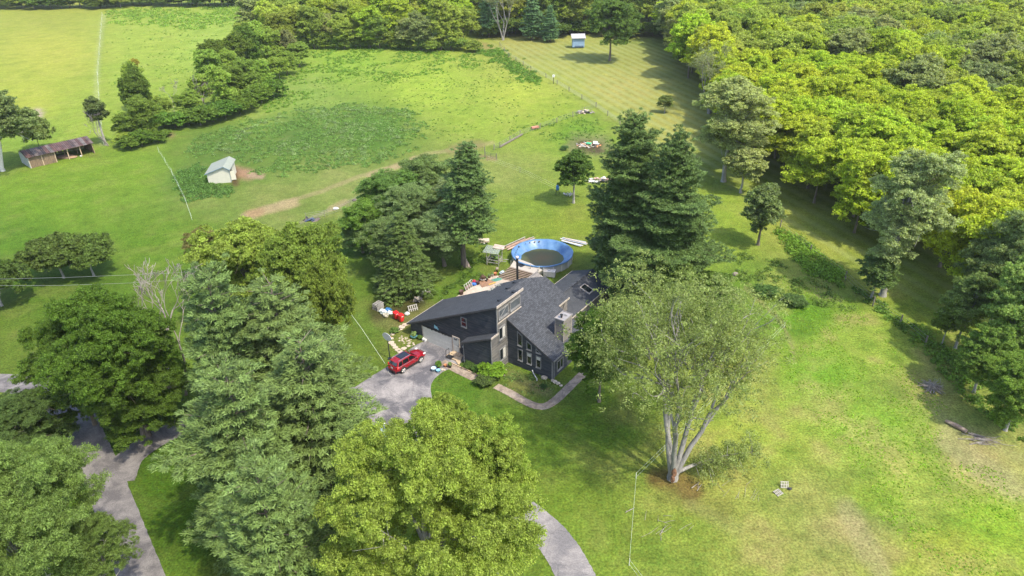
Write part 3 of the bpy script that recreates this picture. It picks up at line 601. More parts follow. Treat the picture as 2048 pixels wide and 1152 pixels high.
def elm_fill(rg, segs, cs, rs):
    low_limb(rg, segs, cs, rs); o = np.array([cl_[0]-eb[0], cl_[1]-eb[1], 0]); hz = (cH-7)/2
    big = rdir(rg, 100)*rg.uniform(.4, 1.0, (100, 1))*np.array([cR, cR, hz])+np.array([0, 0, 7+hz])+o
    for c in big:
        if c[2]-7 < (c[0]-o[0])*.35+.2: continue
        n = rg.integers(14, 36)
        for i in range(n): p = c+rg.normal(size=3)*np.array([1.15, 1.15, .8]); cs.append(p); rs.append(rg.uniform(.25, .6))
        if rg.random() < .6: segs.append((curve_pts((rg.normal()*.8+c[0]*.45, rg.normal()*.6+c[1]*.45, 5+c[2]*.4+rg.random()*2), c, rg, .22, 8), [.09, .08, .065, .05, .04, .03, .02, .012]))
stems = [(-.22, .02, 1), (-.06, .10, 1), (.03, -.06, 1), (.20, .05, 1), (.40, .10, 1)]
em, tips = elmlike(81, 22, 7.6, .30, 4, stems, 23, .64, .42, .05, .12, .06, (2, 3), .62, elm_fill)
tz = max(t[0][2] for t in tips)
place('elm_tree', em, (eb[0], eb[1], 0), 0, 'huge many-stemmed elm with sparse crown, split bark and one low limb near the house', 'tree', None, ELM, 1, 1)
place('ash_tree', MR[0], topped(1345, 505, 11.5), 2, 'fresh green tree between the big elm and the dark pines', 'tree', None, (.115,.16,.04), .62, .70)
place('ash_tree', MR[1], topped(1425, 545, 9), 1, 'lower green tree behind the right side of the big elm', 'tree', None, (.095,.14,.03), .58, .56)
put('oak_tree', md[0], (6.8,15), (1132,1275,600,808), 1, 'dense green tree hugging the right corner of the house below the chimney', None, (.075,.128,.020), .5)

# --- hedgerow, back row, forest: shared crowns
FW = [decid(100+i, 13, 5.6, 1.3, nl=11, l2=.18, sr=.5, nleaf=22, ln=.17, wd=.115, tr=.2, rough=1.25, limbs=(i < 2)) for i in range(6)]
PF = pine(130, 18, 5, 2, step=.8, cl=.7, nn=24, ln=.34, wd=.08)
rr = random.Random(5)
def tint(c, k=.14): q = 1+rr.uniform(-k, k); return (c[0]*q*(1+rr.uniform(-.08, .08)), c[1]*q, c[2]*q)
HED = [(268,284,6,3.4,DRK),(300,276,8,4.4,DRK),(250,293,3,2.4,MID),(292,246,12,3.6,DRK),(282,222,10,3.2,MID),(455,226,10,3.4,MID),(430,190,11,4.6,MID),(470,205,8,4.2,DRK),(505,196,10,3.6,MID),(482,160,12,4.6,DRK),(530,182,7,3.6,MID),(520,140,12,5,MID),
 (560,160,6,3.6,OLV),(560,110,12,5,OLV),(600,134,7,4.2,MID),(545,75,12,5.2,YEL),(592,95,11,5,OLV),(575,128,9,4.2,(.11,.12,.05)),(500,110,10,4,MID),(455,150,9,3.6,DRK),(410,215,8,3.6,MID),(385,235,6,3.4,MID),(500,150,12,4.6,DRK),(545,135,11,4.5,MID),(440,175,12,4,DRK),(575,150,6,3.6,OLV),(470,175,10,4,MID),(325,238,5,2.6,MID)]
for i, (x, y, h, r, c) in enumerate(HED):
    g = G(x, y); place('hedgerow_tree', FW[i % 6], g, i*1.7, 'green leafy tree in the hedgerow running down between the two fields', 'tree', 'hedgerow trees', tint((c[0]*1.3, c[1]*1.28, c[2]*1.3)), r/5.6, h/13*1.15)
SHR = [(330,252,2.6,2.8),(352,256,3,3.2),(378,250,3,3.2),(402,250,3.6,3.4),(428,244,3.4,3.4),(452,238,3.6,3.2),(480,228,3.6,3.2),(500,218,4,3.2),(524,206,4,3.2),(548,196,4,3.4),(262,298,2.4,2.2),(285,292,2.8,2.4),(330,272,1.2,1.5),(318,285,2,2)]
for i, (x, y, h, r) in enumerate(SHR):
    g = G(x, y); place('hedgerow_bush', FS[i % 3], g, i*1.3, 'dark low bush along the front edge of the hedgerow', 'bush', 'hedgerow bushes', tint((.09,.145,.022)), r/2.6*1.25, h/4*1.3)
BACK = []
for i, x in enumerate(range(605, 955, 27)): BACK.append((x+rr.uniform(-8, 8), 92+rr.uniform(-5, 6)+(4 if x > 800 else 0), rr.uniform(11, 17), rr.uniform(4.4, 6.2)))
for i, x in enumerate(range(500, 965, 30)): BACK.append((x+rr.uniform(-8, 8), 68+rr.uniform(-7, 5), rr.uniform(10, 17), rr.uniform(5, 6.5)))
for i, x in enumerate(range(560, 960, 34)): BACK.append((x+rr.uniform(-8, 8), 44+rr.uniform(-5, 5), rr.uniform(8, 15), rr.uniform(5, 6.5)))
for i, x in enumerate(range(960, 1300, 30)): BACK.append((x+rr.uniform(-6, 6), 68+rr.uniform(-6, 4), rr.uniform(14, 20), rr.uniform(5, 7)))
for i, x in enumerate(range(950, 1330, 34)): BACK.append((x+rr.uniform(-6, 6), 42+rr.uniform(-6, 4), rr.uniform(14, 22), rr.uniform(6, 7.5)))
for i, (x, y, h, r) in enumerate(BACK):
    c = rr.choice([FAR, YEL, FAR, WAL2, GRY2]) if x < 960 else rr.choice([MID, FAR, WAL2, MID])
    if 1225 < x < 1290 and y > 60: continue
    place('background_tree', FW[i % 6], G(x, y), i*2.1, 'leafy tree in the belt behind the far paddock', 'tree', 'trees behind the far paddock', tint(c), r/5.6, h/13)
for i, x in enumerate(range(610, 960, 21)):
    place('paddock_bush', FS[i % 3], G(x+rr.uniform(-5, 5), 97+rr.uniform(-2, 3)+(4 if x > 800 else 0)), i, 'low bush under the tree belt behind the far paddock', 'bush', 'bushes at the paddock end', tint(MID), rr.uniform(1.0, 1.5), rr.uniform(.9, 1.5))
for x, y, h, r in [(978,74,20,5.5),(1065,80,18,5.5),(1100,84,13,4.5),(1030,62,19,5.5),(545,60,13,4)]:
    place('background_pine', PF, G(x, y), x, 'dark pine standing among the trees beyond the paddock gate', 'tree', 'pines beyond the paddock', (.07,.12,.045), r/5, h/18)
for x, y, h in [(1006,80,20)]: place('sycamore_tree', pale, G(x, y), 1, 'pale sycamore with ivy on its white trunk at the far end of the fence', 'tree', None, (.15,.16,.075), 1.1, 1.3)
# far tree line, upper left
for i in range(26):
    x = -20+i*20+rr.uniform(-6, 6); place('far_tree', FW[i % 6], G(x, 15+rr.uniform(-5, 3)+(0 if x < 250 else -4)), i*1.9, 'distant tree in the line closing the left fields', 'tree', 'far tree line', tint(FAR), rr.uniform(.9, 1.3), rr.uniform(.7, 1.1))
for i in range(30):
    x = -20+i*18; place('far_bush', FS[i % 3], G(x, 17+rr.uniform(-4, 2)+(0 if x < 250 else -5)), i, 'low growth under the far tree line', 'bush', 'far tree line bushes', tint(DRK), rr.uniform(1.6, 2.4), rr.uniform(1.2, 2.0))
for i, x in enumerate(range(965, 1340, 17)):
    place('far_bush', FS[i % 3], G(x+rr.uniform(-5, 5), 72+rr.uniform(-6, 6)), i, 'dark undergrowth between the trees beyond the paddock gate', 'bush', 'undergrowth beyond the gate', tint(DRK), rr.uniform(1.3, 2.0), rr.uniform(1.0, 1.8))
for i, x in enumerate(range(965, 1340, 24)):
    place('background_tree', FW[i % 6], G(x+rr.uniform(-6, 6), 56+rr.uniform(-6, 6)), i*1.1, 'leafy tree in the belt behind the far paddock', 'tree', 'trees behind the far paddock', tint(MID), rr.uniform(.9, 1.3), rr.uniform(.9, 1.4))
# forest on the right
def inside(p, poly):
    c = False; j = len(poly)-1
    for i in range(len(poly)):
        if (poly[i][1] > p[1]) != (poly[j][1] > p[1]) and p[0] < (poly[j][0]-poly[i][0])*(p[1]-poly[i][1])/(poly[j][1]-poly[i][1])+poly[i][0]: c = not c
        j = i
    return c
edge = [(1288,58),(1305,92),(1345,135),(1392,188),(1425,215),(1460,300),(1540,372),(1600,402),(1680,448),(1745,492),(1830,545),(1920,600),(2060,665)]
FP = [tuple(G(*p)[:2]) for p in edge] + [(150, 62), (330, 250), (330, 430), (60, 430)]
cand = []
y_ = 60.
while y_ < 430:
    sp = 6.9+max(0, y_-120)*.020; x_ = 20.+rr.uniform(0, 3)
    while x_ < 330:
        q = (x_+rr.uniform(-1.4, 1.4), y_+rr.uniform(-1.4, 1.4))
        if inside(q, FP):
            a, b_ = PX([[q[0], q[1], 8]])
            if -60 < a[0] < 2110 and b_[0] > -60 and b_[0] < 1100: cand.append((math.hypot(*q), q, a[0], b_[0]))
        x_ += sp
    y_ += sp*.9
cand.sort()
print('FOREST', len(cand))
for i, (dist, q, sx, sy) in enumerate(cand[:300]):
    far = sy < 140 or (sx > 1780 and sy < 210); wl = not far
    c = tint(rr.choice([WAL, WAL, WAL, WAL2]), .05) if wl else tint(rr.choice([FAR, FAR, GRY2, WAL2, FAR, WAL, MID]), .12)
    if 1890 < sx < 2000 and 150 < sy < 215: c = tint(GRY)
    sc = rr.uniform(.86, 1.12)*(1 if wl else 1.2)
    place('walnut_tree' if wl else 'forest_tree', FW[rr.randrange(6)], (q[0], q[1], 0), rr.uniform(0, 6.28),
          'bright yellow-green walnut in the dense plantation right of the mowed strip' if wl else 'mixed green tree in the far forest above the walnut plantation', 'tree', 'walnut plantation' if wl else 'far forest trees', c, sc, rr.uniform(.9, 1.12)*(1 if wl else 1.2))
rest = cand[300:]
if rest:
    rg = np.random.default_rng(9); cs = []
    for d_, q, a, b_ in rest:
        k = rdir(rg, 60)*np.array([6, 6, 5]); k[:, 2] = abs(k[:, 2])*1.0; cs.append(k+np.array([q[0], q[1], 8]))
    cs = np.concatenate(cs); o = bpy.data.objects.new('far_forest', leaves_mesh('far_forest', rg, cs, rg.uniform(1, 1.8, len(cs)), 8, .8, .55)); C.objects.link(o); o.color = leafcol(MID); tag(o, 'far-off wood closing the view at the top', 'forest', None, 'stuff')

# --- weeds, tussocks, ground cover (nobody could count them)
def in_px(pts, poly):
    P_ = np.asarray(poly, float); c = np.zeros(len(pts[0]), bool); j = len(P_)-1; X_, Y_ = pts
    for i in range(len(P_)):
        with np.errstate(divide='ignore', invalid='ignore'):
            k = ((P_[i, 1] > Y_) != (P_[j, 1] > Y_)) & (X_ < (P_[j, 0]-P_[i, 0])*(Y_-P_[i, 1])/(P_[j, 1]-P_[i, 1])+P_[i, 0])
        c ^= k; j = i
    return c
def weeds(name, poly, dens, r, nle, ln, wd, col, label, seed, hz=.7, thin=0, nsc=6., cat='weeds', jp=1):
    rg = np.random.default_rng(seed); w = np.array([G(*p)[:2] for p in poly]); lo, hi = w.min(0)-1, w.max(0)+1; A = (hi-lo).prod()
    p = rg.uniform(lo, hi, (int(A*dens), 2)); q = np.concatenate([p, np.zeros((len(p), 1))], 1); X_, Y_ = PX(q)
    X_ = X_+(fbm(p[:, 0]/3, p[:, 1]/3, 3, seed)-.5)*40*jp; Y_ = Y_+(fbm(p[:, 0]/3+50, p[:, 1]/3, 3, seed)-.5)*20*jp
    k = in_px((X_, Y_), poly)
    if thin: k &= fbm(p[:, 0]/nsc, p[:, 1]/nsc, 3, seed+4) > thin
    q = q[k]; rad = r*rg.uniform(.45, 1.25, len(q))*(.6+.9*fbm(q[:, 0]/4, q[:, 1]/4, 2, seed+1)); q[:, 2] = rad*.15
    me = leaves_mesh(name, rg, q, rad, nle, ln, wd, up=.6, flat=hz); o = bpy.data.objects.new(name, me); C.objects.link(o); o.color = leafcol(col)
    return tag(o, label, cat, None, 'stuff')
WD = (.085,.145,.035)
weeds('weed_patch', [(378,300),(420,262),(520,240),(600,225),(660,208),(760,215),(830,225),(852,255),(835,290),(770,318),(690,338),(600,350),(540,352),(500,335),(470,308),(400,318)], 2.2, .42, 24, .13, .08, (.115,.180,.048), 'tall dark green weeds covering the middle of the paddock', 201, thin=.34, nsc=4, jp=2.2)
weeds('weed_patch', [(400,300),(520,235),(690,205),(830,225),(845,260),(780,315),(600,345),(470,308)], .35, .75, 30, .2, .1, (.15,.20,.085), 'paler grey-green taller clumps among the paddock weeds', 216, thin=.5, nsc=5, jp=2.5)
weeds('weed_patch', [(355,340),(405,322),(412,362),(470,372),(462,392),(420,400),(368,402),(352,378)], 2.6, .6, 28, .16, .1, WD, 'rank green weeds around the small white shed', 202, thin=.22, nsc=3)
weeds('weed_patch', [(540,150),(620,105),(700,92),(800,96),(945,105),(960,135),(850,150),(760,165),(640,170),(600,210),(530,225),(525,195)], .8, .5, 16, .2, .12, (.11,.185,.03), 'lush pale weeds below the tree belt', 203, thin=.44)
weeds('tussocks', [(560,240),(640,150),(900,120),(1000,110),(1180,215),(1160,250),(1060,260),(960,280),(860,290),(860,230),(700,200)], .35, .28, 9, .15, .08, (.085,.145,.03), 'scattered tussocks dotting the paddock', 204, thin=.47)
weeds('tussocks', [(215,60),(480,60),(440,130),(380,200),(210,240)], .16, .42, 9, .2, .1, (.10,.165,.035), 'scattered tussocks in the far left field', 205, thin=.5)
weeds('weed_patch', [(215,22),(480,10),(500,45),(380,60),(300,50),(215,45)], .5, .8, 10, .35, .2, (.14,.21,.035), 'tall pale grass at the top of the left field', 206, thin=.42)
weeds('weed_patch', [(960,92),(1000,100),(1060,140),(1085,170),(1050,165),(1000,130),(960,110)], 1.6, .7, 20, .2, .12, (.09,.155,.025), 'rank weeds along the paddock fence', 207)
weeds('fence_row_brush', [(1545,462),(1570,455),(1620,495),(1680,545),(1700,575),(1670,578),(1620,545),(1570,500)], 2.6, .9, 34, .18, .12, (.13,.205,.028), 'bright green brush grown over the old fence', 208, 1.0)
weeds('fence_row_brush', [(1690,575),(1760,600),(1820,640),(1900,700),(1960,770),(2040,850),(2050,890),(1990,850),(1900,770),(1850,705),(1790,655),(1740,620)], 2.0, .75, 30, .17, .11, (.095,.15,.026), 'green brush along the lower fence row', 209, 1.0)
weeds('lawn_weeds', [(1480,500),(1540,520),(1700,600),(1720,620),(1600,620),(1520,590),(1480,560)], 2.0, .55, 20, .14, .09, (.09,.14,.03), 'knee-high weeds and bushes on the bank behind the elm', 210, thin=.5, nsc=3)
weeds('lawn_weeds', [(1560,560),(1700,600),(1850,760),(1980,900),(2040,1000),(2045,1150),(1850,1150),(1750,1000),(1640,860),(1560,720)], 7, .10, 8, .07, .04, (.16,.25,.025), 'clover and broad-leaved weeds in the long lawn on the right', 211, thin=.46, nsc=3.5, hz=.5)
weeds('lawn_weeds', [(925,520),(905,560),(880,600),(960,560),(1000,520),(1000,500),(970,490)], 3.5, .45, 22, .13, .07, (.075,.125,.024), 'rough grass around the foot of the tall pine', 212, thin=.38, nsc=3)
weeds('bed_plants', [(945,735),(1000,725),(1060,748),(1115,775),(1090,796),(1040,785),(1000,765),(960,752)], 6, .2, 14, .1, .05, (.12,.165,.05), 'low ground cover in the bed before the dark wall', 213, thin=.4, nsc=1.5, hz=.6)
weeds('tussocks', [(1010,255),(1130,225),(1200,240),(1210,275),(1100,285),(1040,290)], .8, .3, 12, .14, .08, (.08,.14,.03), 'darker tussocks along the inner fence', 214, thin=.5, nsc=3)
weeds('tussocks', [(1060,275),(1140,240),(1250,240),(1270,300),(1250,330)], .5, .4, 12, .14, .08, (.085,.145,.03), 'weeds around the burn pile', 215, thin=.52, nsc=4)
# shrubs by the house
for x, y, h, r, c, lab in [(985,752,1.7,1.7,(.13,.21,.022),'bright green shrub with arching shoots at the bay corner'),(968,768,1.1,1.3,(.07,.10,.03),'grey-green low shrub beside the front walk'),(878,735,.9,.45,(.10,.17,.03),'small green potted shrub at the pad edge'),
     (940,735,.8,.8,(.07,.12,.03),'dark peony bush with a pink bloom at the foot of the bay'),(955,742,.7,.8,(.075,.13,.03),'dark leafy bush between the peony and the bright shrub'),(1530,590,1.4,1.6,(.07,.12,.03),'dark bush alone on the bank'),(1590,610,1.5,1.5,(.075,.12,.035),'rounded bush further along the bank'),
     (1087,775,.4,.45,(.05,.09,.03),'small dark tuft in the front bed'),(272,142,4,1.8,(.22,.19,.03),'yellow-leaved bush alone in the left field'),(1128,300,1,.9,(.07,.12,.04),'dull green bush on the lawn left of the burn pile'),(790,665,.7,.6,(.11,.17,.04),'small plant beside the house corner'),(842,678,.6,.5,(.11,.17,.04),'leafy plant at the left jamb of the garage door')]:
    place('shrub', (FS[int(x) % 3][0], None), G(x, y), x, lab, 'shrub', None, c, r/2.6, h/4)
# ---------------------------------------------------------------- house
def siding(name, col, worn, amt, board=.19):
    """lapped boards: real steps from a height ramp, paint worn off in streaks"""
    m = bpy.data.materials.new(name); m.use_nodes = True; n = m.node_tree; b = n.nodes['Principled BSDF']; L = n.links.new
    tc = n.nodes.new('ShaderNodeTexCoord'); sp = n.nodes.new('ShaderNodeSeparateXYZ'); L(tc.outputs['Object'], sp.inputs[0])
    dv = n.nodes.new('ShaderNodeMath'); dv.operation = 'DIVIDE'; dv.inputs[1].default_value = board; L(sp.outputs['Z'], dv.inputs[0])
    fr = n.nodes.new('ShaderNodeMath'); fr.operation = 'FRACT'; L(dv.outputs[0], fr.inputs[0])
    fl = n.nodes.new('ShaderNodeMath'); fl.operation = 'FLOOR'; L(dv.outputs[0], fl.inputs[0])
    wn = n.nodes.new('ShaderNodeTexWhiteNoise'); wn.noise_dimensions = '1D'; L(fl.outputs[0], wn.inputs['W'])
    mp = n.nodes.new('ShaderNodeMapping'); mp.inputs['Scale'].default_value = (.7, .7, 7); L(tc.outputs['Object'], mp.inputs[0])
    no = n.nodes.new('ShaderNodeTexNoise'); no.inputs['Scale'].default_value = 1.3; no.inputs['Detail'].default_value = 8; no.inputs['Roughness'].default_value = .72; L(mp.outputs[0], no.inputs['Vector'])
    cr = n.nodes.new('ShaderNodeValToRGB'); cr.color_ramp.elements[0].position = .52-amt*.2; cr.color_ramp.elements[0].color = (*col, 1); cr.color_ramp.elements[1].position = .86-amt*.25; cr.color_ramp.elements[1].color = (*worn, 1); L(no.outputs['Fac'], cr.inputs[0])
    lnm = n.nodes.new('ShaderNodeMapRange'); lnm.inputs[1].default_value = 0; lnm.inputs[2].default_value = .14; lnm.inputs[3].default_value = .35; lnm.inputs[4].default_value = 1; L(fr.outputs[0], lnm.inputs[0])
    bv = n.nodes.new('ShaderNodeMapRange'); bv.inputs[3].default_value = .8; bv.inputs[4].default_value = 1.25; L(wn.outputs['Value'], bv.inputs[0])
    q = n.nodes.new('ShaderNodeMath'); q.operation = 'MULTIPLY'; L(lnm.outputs[0], q.inputs[0]); L(bv.outputs[0], q.inputs[1])
    hs = n.nodes.new('ShaderNodeHueSaturation'); L(cr.outputs[0], hs.inputs['Color']); L(q.outputs[0], hs.inputs['Value']); L(hs.outputs[0], b.inputs['Base Color'])
    iv = n.nodes.new('ShaderNodeMath'); iv.operation = 'SUBTRACT'; iv.inputs[0].default_value = 1; L(fr.outputs[0], iv.inputs[1])
    bp = n.nodes.new('ShaderNodeBump'); bp.inputs['Strength'].default_value = .8; bp.inputs['Distance'].default_value = .03; L(iv.outputs[0], bp.inputs['Height']); L(bp.outputs[0], b.inputs['Normal'])
    b.inputs['Roughness'].default_value = .75; return m
def shingle(name, c1, c2, c3):
    m = bpy.data.materials.new(name); m.use_nodes = True; n = m.node_tree; b = n.nodes['Principled BSDF']; L = n.links.new
    tc = n.nodes.new('ShaderNodeTexCoord'); mp = n.nodes.new('ShaderNodeMapping'); mp.inputs['Rotation'].default_value = (0, 0, math.pi/2); L(tc.outputs['Object'], mp.inputs[0])
    bt = n.nodes.new('ShaderNodeTexBrick'); bt.inputs['Scale'].default_value = 1; bt.inputs['Brick Width'].default_value = .34; bt.inputs['Row Height'].default_value = .17; bt.inputs['Mortar Size'].default_value = .012; bt.inputs['Bias'].default_value = -.1
    bt.inputs['Color1'].default_value = (*c1, 1); bt.inputs['Color2'].default_value = (*c2, 1); bt.inputs['Mortar'].default_value = (*c3, 1); L(mp.outputs[0], bt.inputs['Vector'])
    no = n.nodes.new('ShaderNodeTexNoise'); no.inputs['Scale'].default_value = 1.1; no.inputs['Detail'].default_value = 8; no.inputs['Roughness'].default_value = .7; L(tc.outputs['Object'], no.inputs['Vector'])
    mr = n.nodes.new('ShaderNodeMapRange'); mr.inputs[1].default_value = .3; mr.inputs[2].default_value = .7; mr.inputs[3].default_value = .8; mr.inputs[4].default_value = 1.22; L(no.outputs['Fac'], mr.inputs[0])
    hs = n.nodes.new('ShaderNodeHueSaturation'); L(bt.outputs['Color'], hs.inputs['Color']); L(mr.outputs[0], hs.inputs['Value']); L(hs.outputs[0], b.inputs['Base Color'])
    bp = n.nodes.new('ShaderNodeBump'); bp.inputs['Strength'].default_value = .5; bp.inputs['Distance'].default_value = .02; L(bt.outputs['Fac'], bp.inputs['Height']); bp.invert = True; L(bp.outputs[0], b.inputs['Normal'])
    b.inputs['Roughness'].default_value = .85; b.inputs['Specular IOR Level'].default_value = .3; return m
SID = siding('navy_siding', (.024,.030,.043), (.10,.095,.095), .42); SIDP = siding('pale_siding', (.050,.054,.066), (.20,.18,.16), .9); SIDG = siding('grey_cedar', (.115,.105,.10), (.26,.23,.21), .8, .16)  # second siding: lighter base, more worn streaks, for right-facing walls and rear wing
SH = shingle('shingles', (.044,.047,.056), (.080,.085,.098), (.022,.023,.028)); SH2 = shingle('plain_shingles', (.052,.055,.064), (.064,.068,.078), (.040,.042,.048))
TRIM = mat('weathered_trim', (.42,.36,.31), .8, var=.3, scale=3); TRIMG = mat('grey_trim', (.20,.195,.195), .8, var=.3, scale=3); TRIMD = mat('dark_trim', (.07,.065,.07), .8, var=.3)
GLASS = mat('window_glass', (.012,.016,.018), .06, spec=.8); GLASSG = mat('hazy_glass', (.09,.10,.11), .2, spec=.7, var=.3, scale=1.5); BLIND = mat('blind', (.55,.52,.48), .7)
WHITE = mat('white_paint', (.58,.57,.54), .5, var=.06, scale=6); DOORW = mat('door_paint', (.62,.60,.55), .55, var=.07, scale=3); BLK = mat('black_metal', (.02,.02,.022), .45); STEEL = mat('steel', (.55,.55,.56), .35, .7)
WOOD = mat('deck_wood', (.27,.20,.15), .85, var=.3, scale=5, stretch=(.6,4,4)); WOODG = mat('grey_wood', (.30,.28,.25), .85, var=.3, scale=5); TAN = mat('tan_wood', (.46,.34,.22), .8, var=.25, scale=5)
O3 = G(1104, 759.8); HA = math.radians(-36)
H = thing('house', (O3[0], O3[1], 0), HA, 'dark navy board-sided house with steep shed roofs, a clerestory and a boxed chimney', 'house')
def prof(name, pts, b0, b1, m, parent=H):
    """block whose outline (a,z) runs from b0 to b1"""
    return MB().prism([(a, b0, z) for a, z in pts], (0, b1-b0, 0)).build(name, m, parent)
zA = lambda a: 8.91+.498*(a+6.21); zB = lambda a: 2.93-.544*a; zR = lambda a: 2.86+(-2.85-a)*.36; zL = lambda a: 2.86+(a+9.25)*.36
prof('wall', [(-20.2,-.1),(-6.3,-.1),(-6.3,zA(-6.3)-.12),(-20.2,zA(-20.2)-.12)], -2.0, 2.7, SID)
MB().prism([(-6.298,-1.99,-.1),(-6.298,2.69,-.1),(-6.298,2.69,zA(-6.3)-.14),(-6.298,-1.99,zA(-6.3)-.14)], (.03, 0, 0)).build('wall', SIDP, H)
MB().prism([(-20.19,2.6,-.1),(-20.19,4.75,-.1),(-12.3,4.75,-.1),(-11.9,6.6,-.1),(-8.75,6.9,-.1),(-8.75,2.6,-.1)], (0, 0, 1.9)).build('wall', SID, H)
prof('wall', [(-20.18,1.7),(-8.76,1.7),(-8.76,zA(-8.76)-.14),(-20.18,zA(-20.18)-.14)], 2.65, 4.7, SID)
prof('wall', [(-11.9,1.75),(-8.76,1.75),(-8.76,zA(-8.76)-.14),(-11.9,zA(-11.9)-.14)], 4.6, 6.7, SID)
prof('wall', [(-8.7,-.1),(0,-.1),(0,zB(0)-.14),(-8.7,zB(-8.7)-.14)], 0, 7.25, SID)
prof('wall', [(-8.6,-.1),(-3.95,-.1),(-3.95,zB(-3.95)-.14),(-8.6,zB(-8.6)-.14)], 7.2, 9.7, SIDG)
prof('wall', [(-9.0,-.1),(-3.05,-.1),(-3.05,2.8),(-6.05,3.86),(-9.0,2.8)], 8.5, 19.5, SIDP)
prof('wall', [(-10.44,-.1),(-6.31,-.1),(-6.31,zA(-6.31)-3.72),(-10.44,zA(-10.44)-3.72)], -3.2, -1.95, SID)
MB().prism([(-6.309,-3.19,-.1),(-6.309,-1.99,-.1),(-6.309,-1.99,zA(-6.31)-3.74),(-6.309,-3.19,zA(-6.31)-3.74)], (.03, 0, 0)).build('wall', SIDP, H)
def roof(name, poly, zf, m, th=.16, parent=H):
    return MB().prism([(a, b, zf(a)) for a, b in poly], (0, 0, -th)).build(name, m, parent)
rA = roof('roof', [(-20.6,-2.25),(-6.05,-2.25),(-6.05,2.95),(-8.69,2.95),(-8.69,7.1),(-12.0,6.85),(-12.35,5.05),(-20.6,4.9)], zA, SH2)
rB = roof('roof', [(-8.67,2.9),(-6.25,2.9),(-6.25,-.12),(.25,-.12),(.25,7.4),(-3.85,7.5),(-3.85,10.0),(-7.4,9.95),(-8.67,7.1)], zB, SH)
rC = roof('roof', [(-6.05,7.6),(-2.85,7.6),(-2.85,19.8),(-6.05,19.8)], zR, SH2); rD = roof('roof', [(-9.25,8.2),(-6.053,8.2),(-6.053,19.8),(-9.25,19.8)], zL, SH2)
rE = roof('roof', [(-10.75,-3.4),(-6.1,-3.4),(-6.1,-2.003),(-10.75,-2.003)], lambda a: zA(a)-3.55, SH2, .14)
MB().beam((-6.05,8.0,zR(-6.05)+.03), (-6.05,19.8,zR(-6.05)+.03), .3, .05).build('ridge_cap', SH, H)
# fascia boards, proud of the roof edges
def trim(pts, m=TRIM, wd=.05, ht=.22, name='fascia', parent=H):
    mb = MB()
    for p, q in pts: mb.beam(p, q, wd, ht)
    return mb.build(name, m, parent)
trim([((-6.02,-2.28,zA(-6.05)-.10),(-6.02,2.98,zA(-6.05)-.10))], TRIM, .06, .34)
trim([((-20.63,-2.25,zA(-20.6)-.1),(-20.63,4.9,zA(-20.6)-.1))], TRIM)
trim([((-20.6,-2.28,zA(-20.6)-.12),(-6.05,-2.28,zA(-6.05)-.12))], TRIMD, .04, .2)
trim([((-6.2,-.15,zB(-6.25)-.12),(.25,-.15,zB(.25)-.12))], TRIMD, .04, .2)
trim([((.28,-.12,zB(.25)-.1),(.28,7.4,zB(.25)-.1))], TRIMG)
trim([((-2.82,8.6,zR(-2.85)-.1),(-2.82,19.8,zR(-2.85)-.1))], TRIM, .07, .16); trim([((-9.28,10.4,zL(-9.25)-.1),(-9.28,19.8,zL(-9.25)-.1))], TRIM, .05, .2)
trim([((-3.82,7.5,zB(-3.85)-.08),(-3.82,10.0,zB(-3.85)-.08))], TRIM, .05, .24)
trim([((-6.07,-3.43,zA(-6.1)-3.66),(-6.07,-1.99,zA(-6.1)-3.66))], TRIM, .06, .26); trim([((-10.75,-3.43,zA(-10.75)-3.66),(-6.1,-3.43,zA(-6.1)-3.66))], TRIMD, .04, .18)
trim([((-6.2,-2.0,6.5),(-6.2,2.8,6.5))], TRIM, .1, .1, 'ledge')
trim([((.04,-.04,-.05),(.04,-.04,2.75))], TRIMG, .12, .12, 'corner_board'); trim([((-6.22,-2.03,5.4),(-6.22,-2.03,8.75))], TRIMG, .12, .12, 'corner_board')
trim([((-6.27,-3.22,0),(-6.27,-3.22,4.8))], TRIMG, .08, .08, 'corner_board'); trim([((-10.46,-3.22,0),(-10.46,-3.22,2.8))], TRIMG, .08, .08, 'corner_board')
trim([((.2,.12,-.02),(.2,.12,2.6))], TRIMG, .07, .07, 'downpipe')
def window(corners, n, fwd=.11, fm=TRIMG, gm=GLASS, mull=(), sill=True, label=None, par=H, name='window', blind=0):
    c = [np.array(p, float) for p in corners]; n = np.array(n, float); ce = sum(c)/len(c); mb = MB()
    N = len(c); inn = []
    for i in range(N):
        e1 = unit(c[i]-c[i-1]); e2 = unit(c[(i+1) % N]-c[i]); k = -e1+e2; k = k/ max(np.linalg.norm(np.cross(e1, e2)), .3); inn.append(c[i]+k*fwd)
    for i in range(N):
        j = (i+1) % N; mb.prism([c[i], c[j], inn[j], inn[i]], n*.09)
    for p, q in mull: mb.beam(np.array(p)+n*.05, np.array(q)+n*.05, .07, .07)
    if sill:
        lo = sorted(range(N), key=lambda i: c[i][2])[:2]; mb.beam(c[lo[0]]+n*.07-np.array([0, 0, .04]), c[lo[1]]+n*.07-np.array([0, 0, .04]), .16, .07)
    f = mb.build(name, fm, par); MB().prism([p+n*.012 for p in inn], n*.02).build('pane', gm, f)
    if blind:
        top = sorted(range(N), key=lambda i: -inn[i][2])[:2]; a, b = inn[top[0]], inn[top[1]]
        MB().prism([a+n*.034, b+n*.034, b+n*.034-np.array([0, 0, blind]), a+n*.034-np.array([0, 0, blind])], n*.012).build('blind', BLIND, f)
    if label: f['label'] = label
    return f
def rectA(a, b0, b1, z0, z1): return [(a, b0, z0), (a, b1, z0), (a, b1, z1), (a, b0, z1)]
def rectB(b, a0, a1, z0, z1): return [(a0, b, z0), (a1, b, z0), (a1, b, z1), (a0, b, z1)]
nA_, nB_ = (1, 0, 0), (0, -1, 0); aw = -6.268
